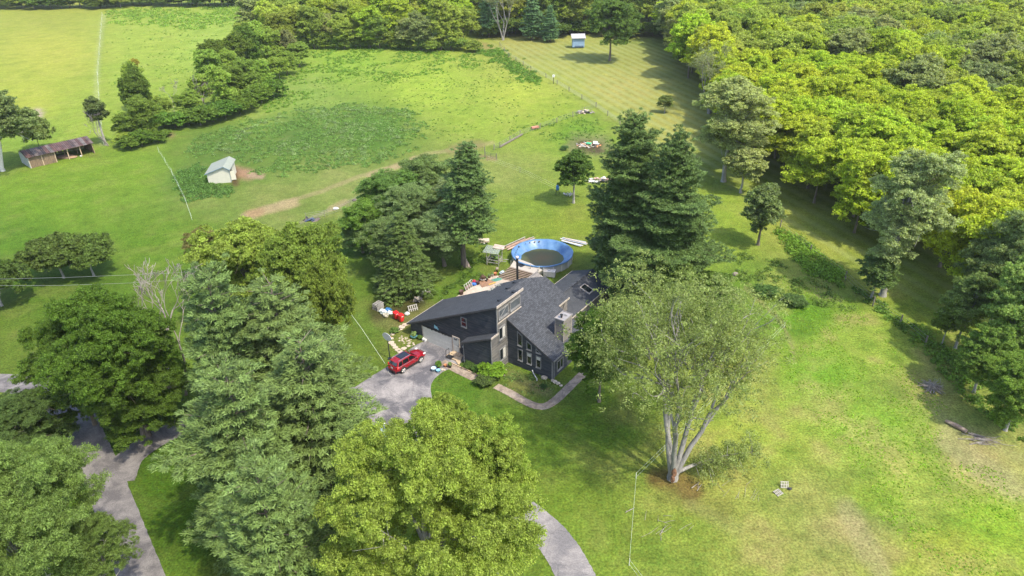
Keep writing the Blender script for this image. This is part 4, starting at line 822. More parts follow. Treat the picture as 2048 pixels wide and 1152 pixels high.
window(rectA(aw,-1.72,.2,6.93,8.12), nA_, .13, TRIMG, GLASSG, [((aw,-1.5,7.05),(aw,-.2,8.0))], label='clerestory window with a diagonal brace showing behind the glass')
window(rectA(aw,.55,2.62,6.90,8.12), nA_, .13, TRIMG, GLASSG)
window(rectA(aw,-1.76,-.42,4.10,5.75), nA_, .1, TRIMG, GLASS, [((aw,-1.08,4.2),(aw,-1.08,5.7))]).children[0]
window(rectA(aw,-1.76,-.42,1.12,2.82), nA_, .1, TRIMG, GLASS, [((aw,-1.08,1.2),(aw,-1.08,2.75))])
for z0, z1 in ((4.22, 5.62), (1.24, 2.7)): MB().prism([(aw+.05,-1.0,z0),(aw+.05,-.55,z0),(aw+.05,-.55,z1),(aw+.05,-1.0,z1)], (.01, 0, 0)).build('curtain', BLIND, H)
window(rectB(-2.0,-11.63,-10.75,4.42,5.72), nB_, .09, TRIMG, GLASS, [((-11.63,-2.0,5.07),(-10.75,-2.0,5.07))])
window([(-4.82,0,3.12),(-4.1,0,3.12),(-4.1,0,4.66),(-4.82,0,5.02)], nB_, .09, TRIMG, label='tallest slant-topped window under the rake')
window([(-3.52,0,3.05),(-2.8,0,3.05),(-2.8,0,3.82),(-3.52,0,4.22)], nB_, .09, TRIMG, label='middle slant-topped window under the rake')
window([(-2.22,0,3.08),(-1.47,0,3.08),(-2.22,0,3.66)], nB_, .07, TRIMG, label='small triangular window under the rake')
for a, bl in ((-4.8,0),(-3.5,.45),(-2.2,.45)): window(rectB(0,a,a+.7,1.02,2.62), nB_, .09, TRIMG, blind=bl)
window(rectA(.0,1.0,2.35,.62,2.0), nA_, .1, TRIMG, GLASS, [((0,1.68,.7),(0,1.68,1.95))])
window(rectA(-3.05,10.6,11.3,.9,2.1), nA_, .08, TRIMG, GLASS)
MB().beam((-3.8,8.3,4.0), (-3.8,8.75,4.75), .05, .05).build('conduit', BLK, H)
# garage door, side door and step
gd = MB()
for i in range(4): gd.box((-15.65,-2.035,.27+i*.53), (4.7,.05,.515))
gdo = gd.build('garage_door', DOORW, H, .012)
MB().box((-18.08,-2.04,1.08),(.13,.1,2.2)).box((-13.22,-2.04,1.08),(.13,.1,2.2)).build('door_frame', TRIM, H)
vb = MB(); rb = random.Random(3)
for i in range(26):
    a = -17.9+i*.178; vb.box((a+rb.uniform(-.03,.03),-2.09,2.2+rb.uniform(-.05,.08)), (.13,.06,.06+rb.uniform(0,.14)))
vb.box((-15.65,-2.05,2.2),(4.9,.06,.1)).build('door_header_vine', BLK, H)
MB().box((-15.75,-2.08,2.72),(.5,.05,.34)).box((-15.9,-2.09,2.95),(.16,.04,.16)).box((-15.45,-2.09,2.6),(.2,.04,.24)).build('wall_plaque', mat('pale_blue_paint', (.28,.55,.65), .6, var=.2), H)
dr = MB().box((-12.62,-2.03,1.28),(.95,.06,2.1)).box((-12.62,-2.075,1.75),(.62,.03,.7)).box((-12.62,-2.075,.75),(.62,.03,.7)).build('door', WHITE, H, .01)
MB().box((-12.62,-2.1,2.12),(.5,.03,.16)).build('pane', GLASS, dr); MB().lathe([(.0,-.06),(.045,-.05),(.045,.02),(.0,.03)], (-12.25,-2.13,1.25), 8, axis='Y').build('handle', BLK, dr)
MB().box((-13.13,-2.05,1.3),(.09,.1,2.3)).box((-12.1,-2.05,1.3),(.09,.1,2.3)).box((-12.62,-2.05,2.4),(1.1,.1,.09)).build('door_frame', TRIM, H)
MB().box((-11.3,-1.97,1.2),(1.4,.04,2.3)).build('recess_shade', BLK, H)  # flat black panel stands for the shade inside the recess
sp_ = MB().box((-12.4,-2.75,.1),(1.7,1.35,.2)); 
for k in range(3): sp_.box((-12.4,-2.35,.0+.06+k*.085),(1.5-.1*k,.7-.05*k,.08))
for k in range(9): sp_.beam((-11.6,-2.2,.24), (-11.6+.22*k*.5-.1,-3.4-.06*k,.12), .14, .05)
sp_.build('entry_steps', TAN, H)
MB().box((-12.7,-3.25,.22),(.9,.6,.03)).build('door_mat', BLK, H)
MB().lathe([(.09,0),(.1,.12),(.08,.14)], (-11.4,-2.2,1.5), 10).build('lamp', WHITE, H)
MB().beam((-13.1,-2.9,.2),(-13.1,-2.9,1.1),.05,.05).beam((-13.1,-3.5,.2),(-13.1,-3.5,1.1),.05,.05).beam((-13.1,-2.9,1.1),(-13.1,-3.5,1.1),.05,.05).build('handrail', BLK, H)
MB().tube([(-2.6,-.25,.5),(-2.3,-.45,.25),(-1.5,-.9,.08),(-1.3,-1.2,.06)], .06, 6).build('drain_pipe', WHITE, H)
# chimney
ch = MB().box((-1.1,4.1,4.1),(1.2,1.8,4.1)).build('chimney', SIDG, H)
MB().box((-1.68,3.22,4.1),(.08,.08,4.1)).box((-.52,3.22,4.1),(.08,.08,4.1)).box((-.52,4.98,4.1),(.08,.08,4.1)).build('corner_board', TRIM, ch)
MB().box((-1.1,4.1,6.18),(1.32,1.92,.06)).box((-1.1,3.16,6.25),(1.32,.05,.1)).box((-1.1,5.04,6.25),(1.32,.05,.1)).box((-.46,4.1,6.25),(.05,1.83,.1)).box((-1.74,4.1,6.25),(.05,1.83,.1)).build('cap', mat('cap_metal', (.36,.33,.32), .45, .3, var=.2, scale=3), ch)
MB().lathe([(.0,.45),(.2,.42),(.2,.36),(.12,.34),(.12,0)], (-1.15,3.75,6.2), 12).box((-1.15,3.75,6.6),(.2,.2,.1)).build('flue', BLK, ch)
MB().beam((-1.2,4.5,6.24),(-.8,4.3,6.27),.2,.04).build('cap_debris', TRIMG, ch)
# skylight, vents, stove pipe
sk = MB(); c4 = [(-5.12,14.85),(-3.72,14.85),(-3.72,16.0),(-5.12,16.0)]
for i in range(4):
    p, q = c4[i], c4[(i+1) % 4]; sk.beam((p[0],p[1],zR(p[0])+.07),(q[0],q[1],zR(q[0])+.07),.13,.14)
sko = sk.build('skylight', TRIM, H); MB().prism([(a,b,zR(a)+.08) for a, b in c4], (0,0,.02)).build('pane', GLASS, sko)
for a, b in ((-7.2,-.2),(-6.7,1.95),(-9.0,3.9),(-9.3,5.8)):
    MB().box((a,b,zA(a)+.07),(.34,.34,.14)).box((a+.05,b,zA(a)+.17),(.44,.4,.04)).build('roof_vent', BLK, H)
MB().box((-5.9,11.0,zR(-5.9)+.07),(.3,.25,.14)).build('roof_vent', BLK, H)
db = MB(); rb = random.Random(8)
for a, b in ((-12.1,5.0),(-12.2,6.3)):
    for k in range(9): u, v = a+rb.uniform(-.6,.5), b+rb.uniform(-.5,.4); db.box((u, v, zA(u)+.05), (rb.uniform(.15,.5), rb.uniform(.1,.3), .05), rb.uniform(0,3))
db.build('loose_shingles', mat('torn_felt', (.22,.22,.19), .9, var=.5, scale=6), H)
pp = MB().tube([(-9.9,7.3,5.5),(-9.9,7.3,10.0)], .14, 12).build('stove_pipe', BLK, H)
MB().lathe([(.14,0),(.21,.04),(.21,.24),(.1,.3),(0,.31)], (-9.9,7.3,9.98), 12).build('cap', mat('pipe_cap', (.6,.5,.5), .5, .3), pp)
# ---------------------------------------------------------------- swimming pool, steps, deck
BLUE = mat('pool_liner', (.055,.14,.32), .35, var=.25, scale=.9, bump=.5, bscale=3, spec=.5, col2=(.13,.25,.43))
pz = 1.35; pc = (G(1024.2,505.7,pz)+G(1145,505.7,pz))/2; pr = np.linalg.norm(G(1145,505.7,pz)-G(1024.2,505.7,pz))/2
pc = np.array([pc[0], (G(1084.6,478.6,pz)[1]+G(1084.6,532.7,pz)[1])/2, 0])
pool = thing('swimming_pool', pc, 0, 'round above-ground pool with sagging blue liner and murky brown water', 'pool')
rb = random.Random(4)
n = 72; MB().lathe([(pr-.02,0),(pr-.02,pz)], n=n, smooth=True).lathe([(pr-.06,0),(pr-.06,pz)], n=n).build('wall', mat('pool_wall', (.46,.45,.42), .5, var=.12, scale=2), pool, fix=False)
pb = MB()
for k in range(20): a = 2*math.pi*k/20; pb.box(((pr+.03)*math.cos(a), (pr+.03)*math.sin(a), pz/2), (.07,.14,pz), a)
pb.build('upright', mat('pool_post', (.66,.65,.62), .5), pool)
def wavy(r, z, dr, dz, n=96, ph=0): return [((r+dr*math.sin(7*a+ph)+dr*.6*math.sin(17*a+2*ph))*math.cos(a), (r+dr*math.sin(7*a+ph)+dr*.6*math.sin(17*a+2*ph))*math.sin(a), z+dz*math.sin(11*a+ph)) for a in [2*math.pi*k/n for k in range(n)]]
rings = [wavy(pr+.12,pz-.12,.02,.03), wavy(pr+.14,pz+.02,.02,.015,ph=.2), wavy(pr-.03,pz+.05,.02,.012,ph=.4), wavy(pr-.25,pz-.12,.05,.03,ph=.9), wavy(pr-.75,pz-.55,.07,.03,ph=1.4), wavy(pr-1.2,pz-.95,.08,.02,ph=1.9), wavy(pr-1.5,pz-1.12,.05,0,ph=2.3), wavy(pr-2.2,pz-1.3,.0,0)]
m_ = 96; V = [p for r in rings for p in r]; F = [(i*m_+k, i*m_+(k+1) % m_, (i+1)*m_+(k+1) % m_, (i+1)*m_+k) for i in range(len(rings)-1) for k in range(m_)]
MB().add(V, F, True).build('liner', BLUE, pool, fix=False)
def murky():
    m = bpy.data.materials.new('murky_water'); m.use_nodes = True; n_ = m.node_tree; b = n_.nodes['Principled BSDF']; L = n_.links.new
    tc = n_.nodes.new('ShaderNodeTexCoord'); gr = n_.nodes.new('ShaderNodeVectorMath'); gr.operation = 'LENGTH'; L(tc.outputs['Object'], gr.inputs[0])
    no = n_.nodes.new('ShaderNodeTexNoise'); no.inputs['Scale'].default_value = .6; L(tc.outputs['Object'], no.inputs['Vector'])
    ad = n_.nodes.new('ShaderNodeMath'); ad.operation = 'MULTIPLY_ADD'; ad.inputs[1].default_value = 1.6; L(no.outputs['Fac'], ad.inputs[0]); L(gr.outputs['Value'], ad.inputs[2])
    cr = n_.nodes.new('ShaderNodeValToRGB'); cr.color_ramp.elements[0].position = .0; cr.color_ramp.elements[0].color = (.12,.085,.030,1); cr.color_ramp.elements[1].position = 1; cr.color_ramp.elements[1].color = (.065,.08,.032,1)
    mr = n_.nodes.new('ShaderNodeMapRange'); mr.inputs[1].default_value = 1.2; mr.inputs[2].default_value = 4.2; L(ad.outputs[0], mr.inputs[0]); L(mr.outputs[0], cr.inputs[0]); L(cr.outputs[0], b.inputs['Base Color'])
    b.inputs['Roughness'].default_value = .45; b.inputs['Specular IOR Level'].default_value = .2; return m
MB().lathe([(0,0),(pr-1.28,0)], (0,0,pz-1.02), 64).build('water', murky(), pool, fix=False)
hb = MB()
for a, r in ((2.75,.5),(2.9,.55),(3.05,.5),(3.2,.4),(2.2,.4),(2.0,.35),(1.8,.4),(1.63,.45),(2.55,.3)):
    q = pr-r; c = np.array([q*math.cos(a), q*math.sin(a), pz-.02-r*.32]); t = np.array([-math.sin(a), math.cos(a), 0]); i_ = np.array([-math.cos(a), -math.sin(a), .9]); i_ = i_/np.linalg.norm(i_); dn = np.array([-math.cos(a), -math.sin(a), -.95]); dn /= np.linalg.norm(dn)
    s = rb.uniform(.10,.26); hb.prism([c+t*s+i_*.09, c+dn*s*.8+i_*.09, c-t*s*.7+i_*.09, c-dn*s*.6+i_*.09], i_*.015)
hb.build('liner_tear', BLK, pool)
# tiered steps and deck between patio and pool
dk = thing('pool_steps', G(1030,545), 0, 'wide brown timber steps rising from the patio to a deck at the pool edge', 'steps')
bl, br, tl, tr = [G(*p)[:2] for p in ((1000,561),(1062,574),(1016,526),(1072,545))]
og = np.array(G(1030,545)[:2]); NS = 8; ht_ = 1.1
bl = G(994,556)[:2]; br = G(1066,572)[:2]; tl = G(1020,533.5,ht_)[:2]; tr = G(1072,548,ht_)[:2]
for k in range(NS):
    t0, t1 = k/NS, (k+.78)/NS; z = ht_*(k+1)/NS
    P = [bl+(tl-bl)*t0, br+(tr-br)*t0, br+(tr-br)*t1, bl+(tl-bl)*t1]
    MB().prism([(p[0]-og[0], p[1]-og[1], z) for p in P], (0,0,-.07)).build('tread', WOOD, dk)
    P = [bl+(tl-bl)*(t0+.03), br+(tr-br)*(t0+.03), br+(tr-br)*(t0+.06), bl+(tl-bl)*(t0+.06)]
    MB().prism([(p[0]-og[0], p[1]-og[1], z-.075) for p in P], (0,0,-ht_/NS+.07)).build('riser', mat('dark_riser', (.05,.04,.035), .9) if k == 0 else bpy.data.materials['dark_riser'], dk)
dl = [G(1020,533.5,ht_)[:2], G(1072,548,ht_)[:2], G(1085,540,ht_)[:2], G(1062,527,ht_)[:2], G(1040,519,ht_)[:2], G(1028,521,ht_)[:2]]
DKM = mat('deck_boards', (.42,.37,.32), .85, var=.2, scale=6, stretch=(.5,5,1))
MB().prism([(p[0]-og[0], p[1]-og[1], ht_+.02) for p in dl], (0,0,-.12)).build('deck', DKM, dk)
q = [G(p[0],p[1],ht_+.05)[:2] for p in ((1032,529),(1043,524.5),(1052,530),(1042,534.5))]
MB().prism([(p[0]-og[0], p[1]-og[1], ht_+.05) for p in q], (0,0,-.025)).build('door_mat', BLK, dk)
for p in ((1061,538),(1076,547),(1022,530)):
    g = G(p[0],p[1],ht_); MB().box((g[0]-og[0], g[1]-og[1], ht_+.3),(.09,.09,.9)).build('post', WOODG, dk)
g1, g2 = G(1066,572)[:2]-og, G(1079,552)[:2]-og; MB().beam((*g1,.3),(*g2,1.5),.08,.16).build('stringer', WOODG, dk)
# pump box
g = G(1099,551); t = thing('pump_box', g, -.25, 'white box beside the pool wall with a round lid on top', 'box')
MB().box((0,0,.4),(1.7,.95,.8)).box((0,0,.83),(1.76,1.0,.06)).build('body', mat('stained_white', (.58,.53,.48), .7, var=.18, scale=2), t, .02)
MB().lathe([(.0,.05),(.22,.04),(.25,0)], (-.1,.1,.87), 14).build('lid', mat('grey_lid', (.25,.27,.28), .4), t); MB().lathe([(0,.09),(.13,.08),(.15,.04)], (-.1,.1,.87), 12).build('cap', WHITE, t)
# planter frame with glass roof
g = G(990,527); t = thing('plant_stand', g, -.35, 'weathered timber planter frame with a tilted translucent roof sheet beside the pool steps', 'plant stand')
fr_ = MB()
for x, y, h_ in ((-1,-.8,2.1),(.9,-.8,2.1),(-1,.8,2.4),(.9,.8,2.4)): fr_.beam((x,y,0),(x,y,h_),.09,.09)
for z in (.5,.95): fr_.beam((-1,-.8,z),(.9,-.8,z),.07,.1).beam((-1,.8,z),(.9,.8,z),.07,.1).beam((-1,-.8,z),(-1,.8,z),.07,.1).beam((.9,-.8,z),(.9,.8,z),.07,.1)
fr_.beam((1.0,0,.9),(2.1,.3,.85),.09,.07).beam((1.0,-.6,.9),(2.0,-.4,.85),.09,.07); fr_.build('frame', WOODG, t)
gm = mat('roof_sheet', (.40,.45,.42), .4); gm.node_tree.nodes['Principled BSDF'].inputs['Alpha'].default_value = .35
MB().prism([(-1.6,-1.0,2.15),(.9,-1.0,2.15),(.9,.9,2.5),(-1.6,.9,2.5)], (0,0,.03)).build('roof_sheet', gm, t)
MB().prism([(-.4,.2,2.5),(1.3,.2,2.4),(1.3,1.2,2.6),(-.4,1.2,2.66)], (0,0,.05)).build('plywood_sheet', TRIM, t)
MB().blob((.3,-.2,1.1),(.35,.3,.3), rb, j=.35).build('plant', mat('plant_green', (.10,.17,.03), .7), t)
# lumber and metal sheets by the pool
def stack(name, base, rz, L, W, H_, nb, mats, label, cat, seed, ang=.05):
    t = thing(name, base, rz, label, cat); rg = random.Random(seed)
    for k in range(nb):
        MB().box((rg.uniform(-.2,.2)*L*.4, (k+.5)/nb*W-W/2, .06+rg.uniform(0,H_)), (L*rg.uniform(.6,1), W/nb*.85, .06), M=Matrix.Rotation(rg.uniform(-ang,ang), 3, 'Z')@Matrix.Rotation(rg.uniform(-.02,.02), 3, 'Y')).build('board', mats[k % len(mats)], t)
    return t
RW = mat('red_board', (.38,.24,.18), .85, var=.25, scale=4); TW = mat('pale_board', (.52,.42,.33), .85, var=.25, scale=4)
a, b = G(1010,500), G(1066,476); stack('lumber_pile', (a+b)/2, math.atan2(b[1]-a[1], b[0]-a[0]), np.linalg.norm(b-a), 1.7, .25, 8, [RW, TW, RW, WOODG], 'pile of long reddish boards on the grass left of the pool', 'lumber', 1)
a, b = G(1118,482), G(1174,495); stack('sheet_pile', (a+b)/2+np.array([0,.6,0]), math.atan2(b[1]-a[1], b[0]-a[0]), np.linalg.norm(b-a)*1.02, 2.0, .2, 7, [mat('galvanised', (.55,.57,.62), .4, .4, var=.2), WHITE, TW], 'pile of pale metal sheets and boards on the grass right of the pool', 'sheets', 2, .08)
# small trailer
g = G(968,488); t = thing('utility_trailer', g, .05, 'small flat trailer with a weathered wooden bed parked behind the tall pine', 'trailer')
MB().box((0,0,.72),(1.75,1.05,.1)).box((0,-.5,.62),(1.75,.06,.22)).build('bed', TW, t)
for y in (-.42,.42): MB().lathe([(0,-.07),(.2,-.07),(.3,-.06),(.3,.06),(.2,.07),(0,.07)], (0,y,.3), 14, axis='Y').build('wheel', BLK, t)
MB().lathe([(0,-.02),(.17,-.02),(.17,.02),(0,.02)], (0,-.51,.3), 12, axis='Y').build('hub', WHITE, t); MB().beam((-.9,0,.6),(-1.7,0,.35),.08,.08).build('drawbar', BLK, t)
# torn bark flap at the pine
a = G(932,536); tg = MB().prism([(0,0,.1),(.5,-.4,.0),(.75,-.25,.15),(.5,.05,.7),(.12,.15,1.5)], (-.06,-.08,.03)).build('bark_slab', mat('inner_bark', (.48,.36,.28), .8, var=.2)); tg.location = a; tag(tg, 'pale slab of torn bark leaning at the foot of the tall pine', 'bark')

# ---------------------------------------------------------------- pots and clutter on the patio
def pot(px, py, r, h_, colr, label, plant=None, name='flower_pot', cat='pot', z=0):
    g = G(px, py); t = thing(name, (g[0], g[1], z+.02), 0, label, cat)
    MB().lathe([(0,0),(r*.7,0),(r,h_),(r*1.08,h_),(r*1.08,h_*.9),(r*.86,h_*.88),(r*.8,h_*.8),(0,h_*.8)], n=14).build('pot', mat(name, colr, .6, var=.1) if name+str(colr) not in PM else PM[name+str(colr)], t)
    if plant: MB().blob((0,0,h_+r*.5),(r*.9,r*.9,r*.8), rb, j=.35).build('plant', mat('pot_plant', plant, .7, var=.4, scale=6), t)
    return t
PM = {}
pot(923,589,.33,.6,(.09,.045,.035),'large maroon pot at the near end of the patio')
pot(955.5,569,.3,.5,(.08,.03,.03),'dark wine-red pot right of the blue toy')
pot(966,562,.45,.4,(.66,.62,.56),'wide white bowl planter with dark soil',(.09,.05,.03))
pot(974,561,.22,.4,(.12,.07,.05),'brown pot behind the white bowl planter',(.10,.14,.05)); pot(979,556,.22,.4,(.13,.08,.05),'brown pot with green leaves near the green mat',(.09,.15,.04))
pot(985,553,.18,.4,(.45,.42,.35),'pale pot with a leafy plant at the patio corner',(.09,.15,.04)); pot(991,551,.25,.45,(.42,.16,.06),'orange clay pot at the foot of the steps')
pot(994,544,.22,.5,(.30,.2,.15),'brown urn on the left end of the lowest step',(.3,.25,.2)); pot(973,563.5,.16,.3,(.03,.03,.03),'small black pot on the orange boards')
t = thing('toy_stack', G(948,571), 0, 'red and blue plastic toy between the pots and the folded chairs', 'toy')
MB().blob((0,0,.25),(.42,.3,.22), rb, j=.12).build('blue_base', mat('blue_plastic', (.04,.16,.5), .4), t); MB().blob((.02,.25,.55),(.28,.22,.26), rb, j=.15).build('red_top', mat('red_plastic', (.45,.03,.05), .4), t)
for i, (px, py) in enumerate(((934,581),(938,578),(942,575),(945,572))):
    t = thing('folding_chair', G(px,py), .9, ['folding chair nearest the maroon pot','second folding chair from the maroon pot','third folding chair from the maroon pot','folding chair nearest the red and blue toy'][i], 'chair', 'folding chairs leaning in a row on the patio')
    MB().box((0,.1,.42),(.5,.42,.04), M=Matrix.Rotation(1.0,3,'X')).build('seat', mat('chair_brown', (.16,.11,.10), .6) if i == 0 else bpy.data.materials['chair_brown'], t)
    MB().beam((-.26,-.15,0),(-.26,.3,.9),.04,.04).beam((.26,-.15,0),(.26,.3,.9),.04,.04).beam((-.26,.3,.9),(.26,.3,.9),.04,.04).build('frame', WHITE, t)
g = G(972,566); t = thing('board_platform', g, .62, 'orange-brown boards laid on the patio with a yellow edge', 'platform')
for k in range(5): MB().box((0,-.7+k*.34,.09),(2.4-.2*k,.3,.06)).build('board', mat('orange_board', (.28,.16,.10), .75, var=.2) if k == 0 else bpy.data.materials['orange_board'], t)
MB().box((.5,-.88,.14),(1.2,.2,.05)).build('yellow_strip', mat('yellow_paint', (.55,.34,.08), .6), t)
g = G(993,560); t = MB().blob((0,0,.06),(1.25,.42,.07), rb, 16, 6, .12).build('green_tarp', mat('green_plastic', (.07,.22,.16), .5, var=.3)); t.location = g; t.rotation_euler = (0,0,.5); tag(t, 'crumpled green tarp at the foot of the pool steps', 'tarp')
t = MB().blob((0,0,.3),(.42,.34,.3), rb, 10, 7, .3).build('bagged_bundle', mat('clear_bag', (.42,.50,.56), .25, var=.3, scale=5)); t.location = G(1004.5,549); tag(t, 'bluish bag bundle on the lower pool steps', 'bag')
t = MB().blob((0,0,.3),(.55,.5,.4), rb, 10, 7, .25).build('rock', mat('pale_rock', (.6,.56,.5), .8, var=.2)); t.location = G(1080,560); tag(t, 'pale boulder between the pool box and the roof', 'rock')

# ---------------------------------------------------------------- bins, pallets and junk by the spruce
RED = mat('bin_red', (.62,.018,.02), .38, coat=.2)
def bin_(px, py, rz, label):
    t = thing('wheelie_bin', G(px,py), rz, label, 'bin', 'red wheelie bins'); b = MB(); z0, z1 = .12, 1.02
    lo = [(-.24,-.25),(.24,-.25),(.24,.25),(-.24,.25)]; hi = [(-.31,-.34),(.31,-.34),(.31,.34),(-.31,.34)]
    b.add([(x,y,z0) for x,y in lo]+[(x,y,z1) for x,y in hi], [(3,2,1,0),(4,5,6,7)]+[(i,(i+1)%4,(i+1)%4+4,i+4) for i in range(4)]); b.box((0,0,z1-.02),(.66,.72,.05)); b.build('body', RED, t, .02)
    MB().box((0,0,1.07),(.66,.74,.06)).box((0,0,1.11),(.5,.55,.04)).build('lid', RED, t, .02); MB().beam((-.25,.4,1.03),(.25,.4,1.03),.04,.04).build('handle', RED, t)
    MB().box((.0,-.352,.9),(.3,.012,.1)).build('sticker', WHITE, t)
    for s in (-.27,.27): MB().lathe([(0,-.03),(.13,-.03),(.13,.03),(0,.03)], (0,0,0), 12, axis='Y').build('wheel', BLK, t).matrix_local = Matrix.Translation((s,.26,.13))@Matrix.Rotation(math.pi/2,4,'Z')
    return t
bin_(803,643,.75,'red wheelie bin in front, nearest the garage, with a white sticker'); bin_(793,638,.7,'red wheelie bin behind, beside the blue and white bags')
PALW = mat('pale_pallet', (.36,.33,.29), .8, var=.15)
def pallet(loc, rot, label, name='pallet', m=WOODG, group=None, s=1, cat='pallet'):
    t = thing(name, loc, 0, label, cat, group); t.rotation_euler = rot; t.scale = (s,s,s)
    for k in range(5): MB().box((-.5+k*.25,0,.125),(.10,1.0,.02)).build('slat', m, t)
    for y in (-.45,0,.45): MB().box((0,y,.065),(1.2,.09,.1)).build('runner', m, t)
    for k in (0,4): MB().box((-.5+k*.25,0,.01),(.11,1.0,.02)).build('bottom_slat', m, t)
    return t
g = G(757,617); L_ = ['bottom pallet of the stack under the spruce','second pallet up in the stack under the spruce','third pallet up in the stack under the spruce','fourth pallet up in the stack under the spruce','fifth pallet up in the stack under the spruce','top pallet of the stack under the spruce']
for k in range(6): pallet((g[0]+rb.uniform(-.06,.06), g[1]+rb.uniform(-.06,.06), .0+k*.15), (0,0,.9+rb.uniform(-.06,.06)), L_[k], group='pallets stacked under the spruce')
g = G(826,620); pallet((g[0], g[1], .15), (1.0,0,.45), 'pale pallet leaning alone right of the red bins', m=WOODG, s=1.15)
g = G(824,624); 
for px, py, r, c, lab in ((767,626,.6,(.50,.56,.56),'pale blue-white bag beside the stacked pallets'),(781,628,.5,(.52,.56,.54),'pale grey bag touching the red bins'),(777,622,.5,(.03,.14,.34),'bright blue tarp bundle behind the pale bags'),(772,633,.5,(.36,.33,.25),'tan slab of plywood lying in front of the bags')):
    q = MB().blob((0,0,r*.45),(r,r*.75,r*.5), rb, 10, 6, .22).build('bag', mat('bag', c, .5, var=.2, scale=4)); q.location = G(px,py); q.rotation_euler = (0,0,-.5); tag(q, lab, 'bag')
q = MB().blob((0,0,.22),(.36,.26,.25), rb, 8, 6, .15).build('bucket_bundle', WHITE); q.location = G(814.5,630); tag(q, 'white bundle on the bare soil just above the red bins', 'bundle')
g = G(850,592); t = thing('garden_table', g, .55, 'grey weathered garden table with clutter, under the right side of the spruce', 'table')
MB().box((0,0,.74),(1.5,.8,.05)).build('tabletop', WOODG, t)
for x in (-.65,.65):
    for y in (-.32,.32): MB().box((x,y,.36),(.07,.07,.72)).build('leg', WOODG, t)
q = MB().blob((0,0,.1),(.2,.2,.12), rb).build('basin', STEEL); q.location = (g[0]+.1,g[1],.8); tag(q, 'small metal basin on the garden table', 'basin')
g = G(838,605); t = thing('wheelbarrow', g, 2.2, 'dark wheelbarrow tipped over between the pallet and the garden table', 'wheelbarrow')
MB().add([(-.3,-.25,.35),(.3,-.25,.35),(.3,.25,.35),(-.3,.25,.35),(-.5,-.38,.75),(.5,-.38,.7),(.5,.38,.7),(-.5,.38,.75)], [(0,1,2,3),(0,1,5,4),(1,2,6,5),(2,3,7,6),(3,0,4,7)]).build('tray', mat('rusty_grey', (.20,.19,.18), .6, .3, var=.3), t)
MB().lathe([(0,-.04),(.2,-.04),(.2,.04),(0,.04)], (.65,0,.2), 12, axis='Y').build('wheel', BLK, t); MB().beam((-.9,-.3,.55),(.6,-.1,.2),.05,.05).beam((-.9,.3,.55),(.6,.1,.2),.05,.05).build('handle', WOODG, t)
q = MB().box((0,0,.3),(.5,.08,.9), M=Matrix.Rotation(.4,3,'Y')).build('plank', TW); q.location = G(831,603); tag(q, 'pale plank leaning against the tipped wheelbarrow', 'plank')

# ---------------------------------------------------------------- basketball hoop, stones, pots at the drive
g = G(780,717.5); t = thing('basketball_hoop', g, 0, 'black basketball pole with pale fan-shaped backboard beside the red car', 'basketball hoop')
MB().tube([(0,0,0),(0,0,3.0)], .06, 10).box((0,0,.04),(.5,.5,.08)).build('pole', BLK, t)
bbm = MB(); n = 22; ang = 2.5; cx = Vector((math.cos(ang), math.sin(ang), 0)); nn = Vector((-math.sin(ang), math.cos(ang), 0)); 
Pp = [Vector((.0,-.12,3.3)) + cx*(.74*math.cos(2*math.pi*k/n)) + Vector((0,0,1))*(.52*math.sin(2*math.pi*k/n)+ (0 if math.sin(2*math.pi*k/n) > 0 else 0)) + nn*(.0) for k in range(n)]
bbm.prism(Pp, nn*.04).build('backboard', mat('backboard', (.56,.58,.62), .4, var=.08), t)
MB().beam((0,0,2.85),(0,-.1,3.2),.08,.08).build('bracket', BLK, t)
rm = MB().tube([(.27*math.cos(a_), .27*math.sin(a_), 0) for a_ in np.linspace(0,2*math.pi,17)], .012, 5, False).build('rim', RED, t); rm.location = tuple(Vector((0,-.12,3.0))-nn*.35)
STN = mat('flagstone', (.44,.36,.28), .85, var=.25, scale=3)
for i, (px, py, r) in enumerate(((810.5,649.5,.42),(804,654,.50),(794,659.5,.46),(800.5,658.5,.3),(787.5,664.5,.36),(785,669,.3),(782.5,685.5,.42),(787,690,.38),(790.5,695,.36),(796,700,.38),(800,703.5,.38),(808,697,.36),(817,692,.28),(783,677,.3))):
    q = MB().prism([(r*(1+rb.uniform(-.15,.15))*math.cos(a_), r*(1+rb.uniform(-.15,.15))*.85*math.sin(a_), 0) for a_ in [2*math.pi*k/9 for k in range(9)]], (0,0,.05)).build('stepping_stone', STN)
    q.location = (*G(px,py)[:2], .0); tag(q, 'flat tan stepping stone in the curved row between the garage corner and the hoop', 'stepping stone', 'stepping stones')
RK = mat('rubble', (.44,.37,.29), .9, var=.25, scale=3)
for i in range(34):
    u = rb.random(); px = 798+u*28+rb.uniform(-6,6); py = 674+u*14+rb.uniform(-9,8)*(1-.5*u)
    r = rb.uniform(.07,.17); q = MB().blob((0,0,r*.25),(r,r*rb.uniform(.6,1),r*.5), rb, 6, 4, .25).build('garden_stone', RK); q.location = G(px,py); tag(q, 'small tan stone in the loose scatter left of the garage door', 'stone', 'garden stones left of the garage')
pot(828.5,676,.42,.4,(.16,.42,.50),'turquoise bowl planter at the house corner left of the garage',(.12,.18,.04))
q = MB().blob((0,0,.2),(.22,.2,.26), rb, 8, 6, .1).build('white_jug', WHITE); q.location = G(847,681); tag(q, 'white jug at the left foot of the garage door, against the frame', 'jug')
q = MB().blob((0,0,.2),(.2,.18,.24), rb, 8, 6, .1).build('white_jug', WHITE); q.location = G(851,683); tag(q, 'white jug right of the other one, in front of the garage door', 'jug')
t = thing('mailbox_post', G(1,1), 0, '', ''); bpy.data.objects.remove(t)
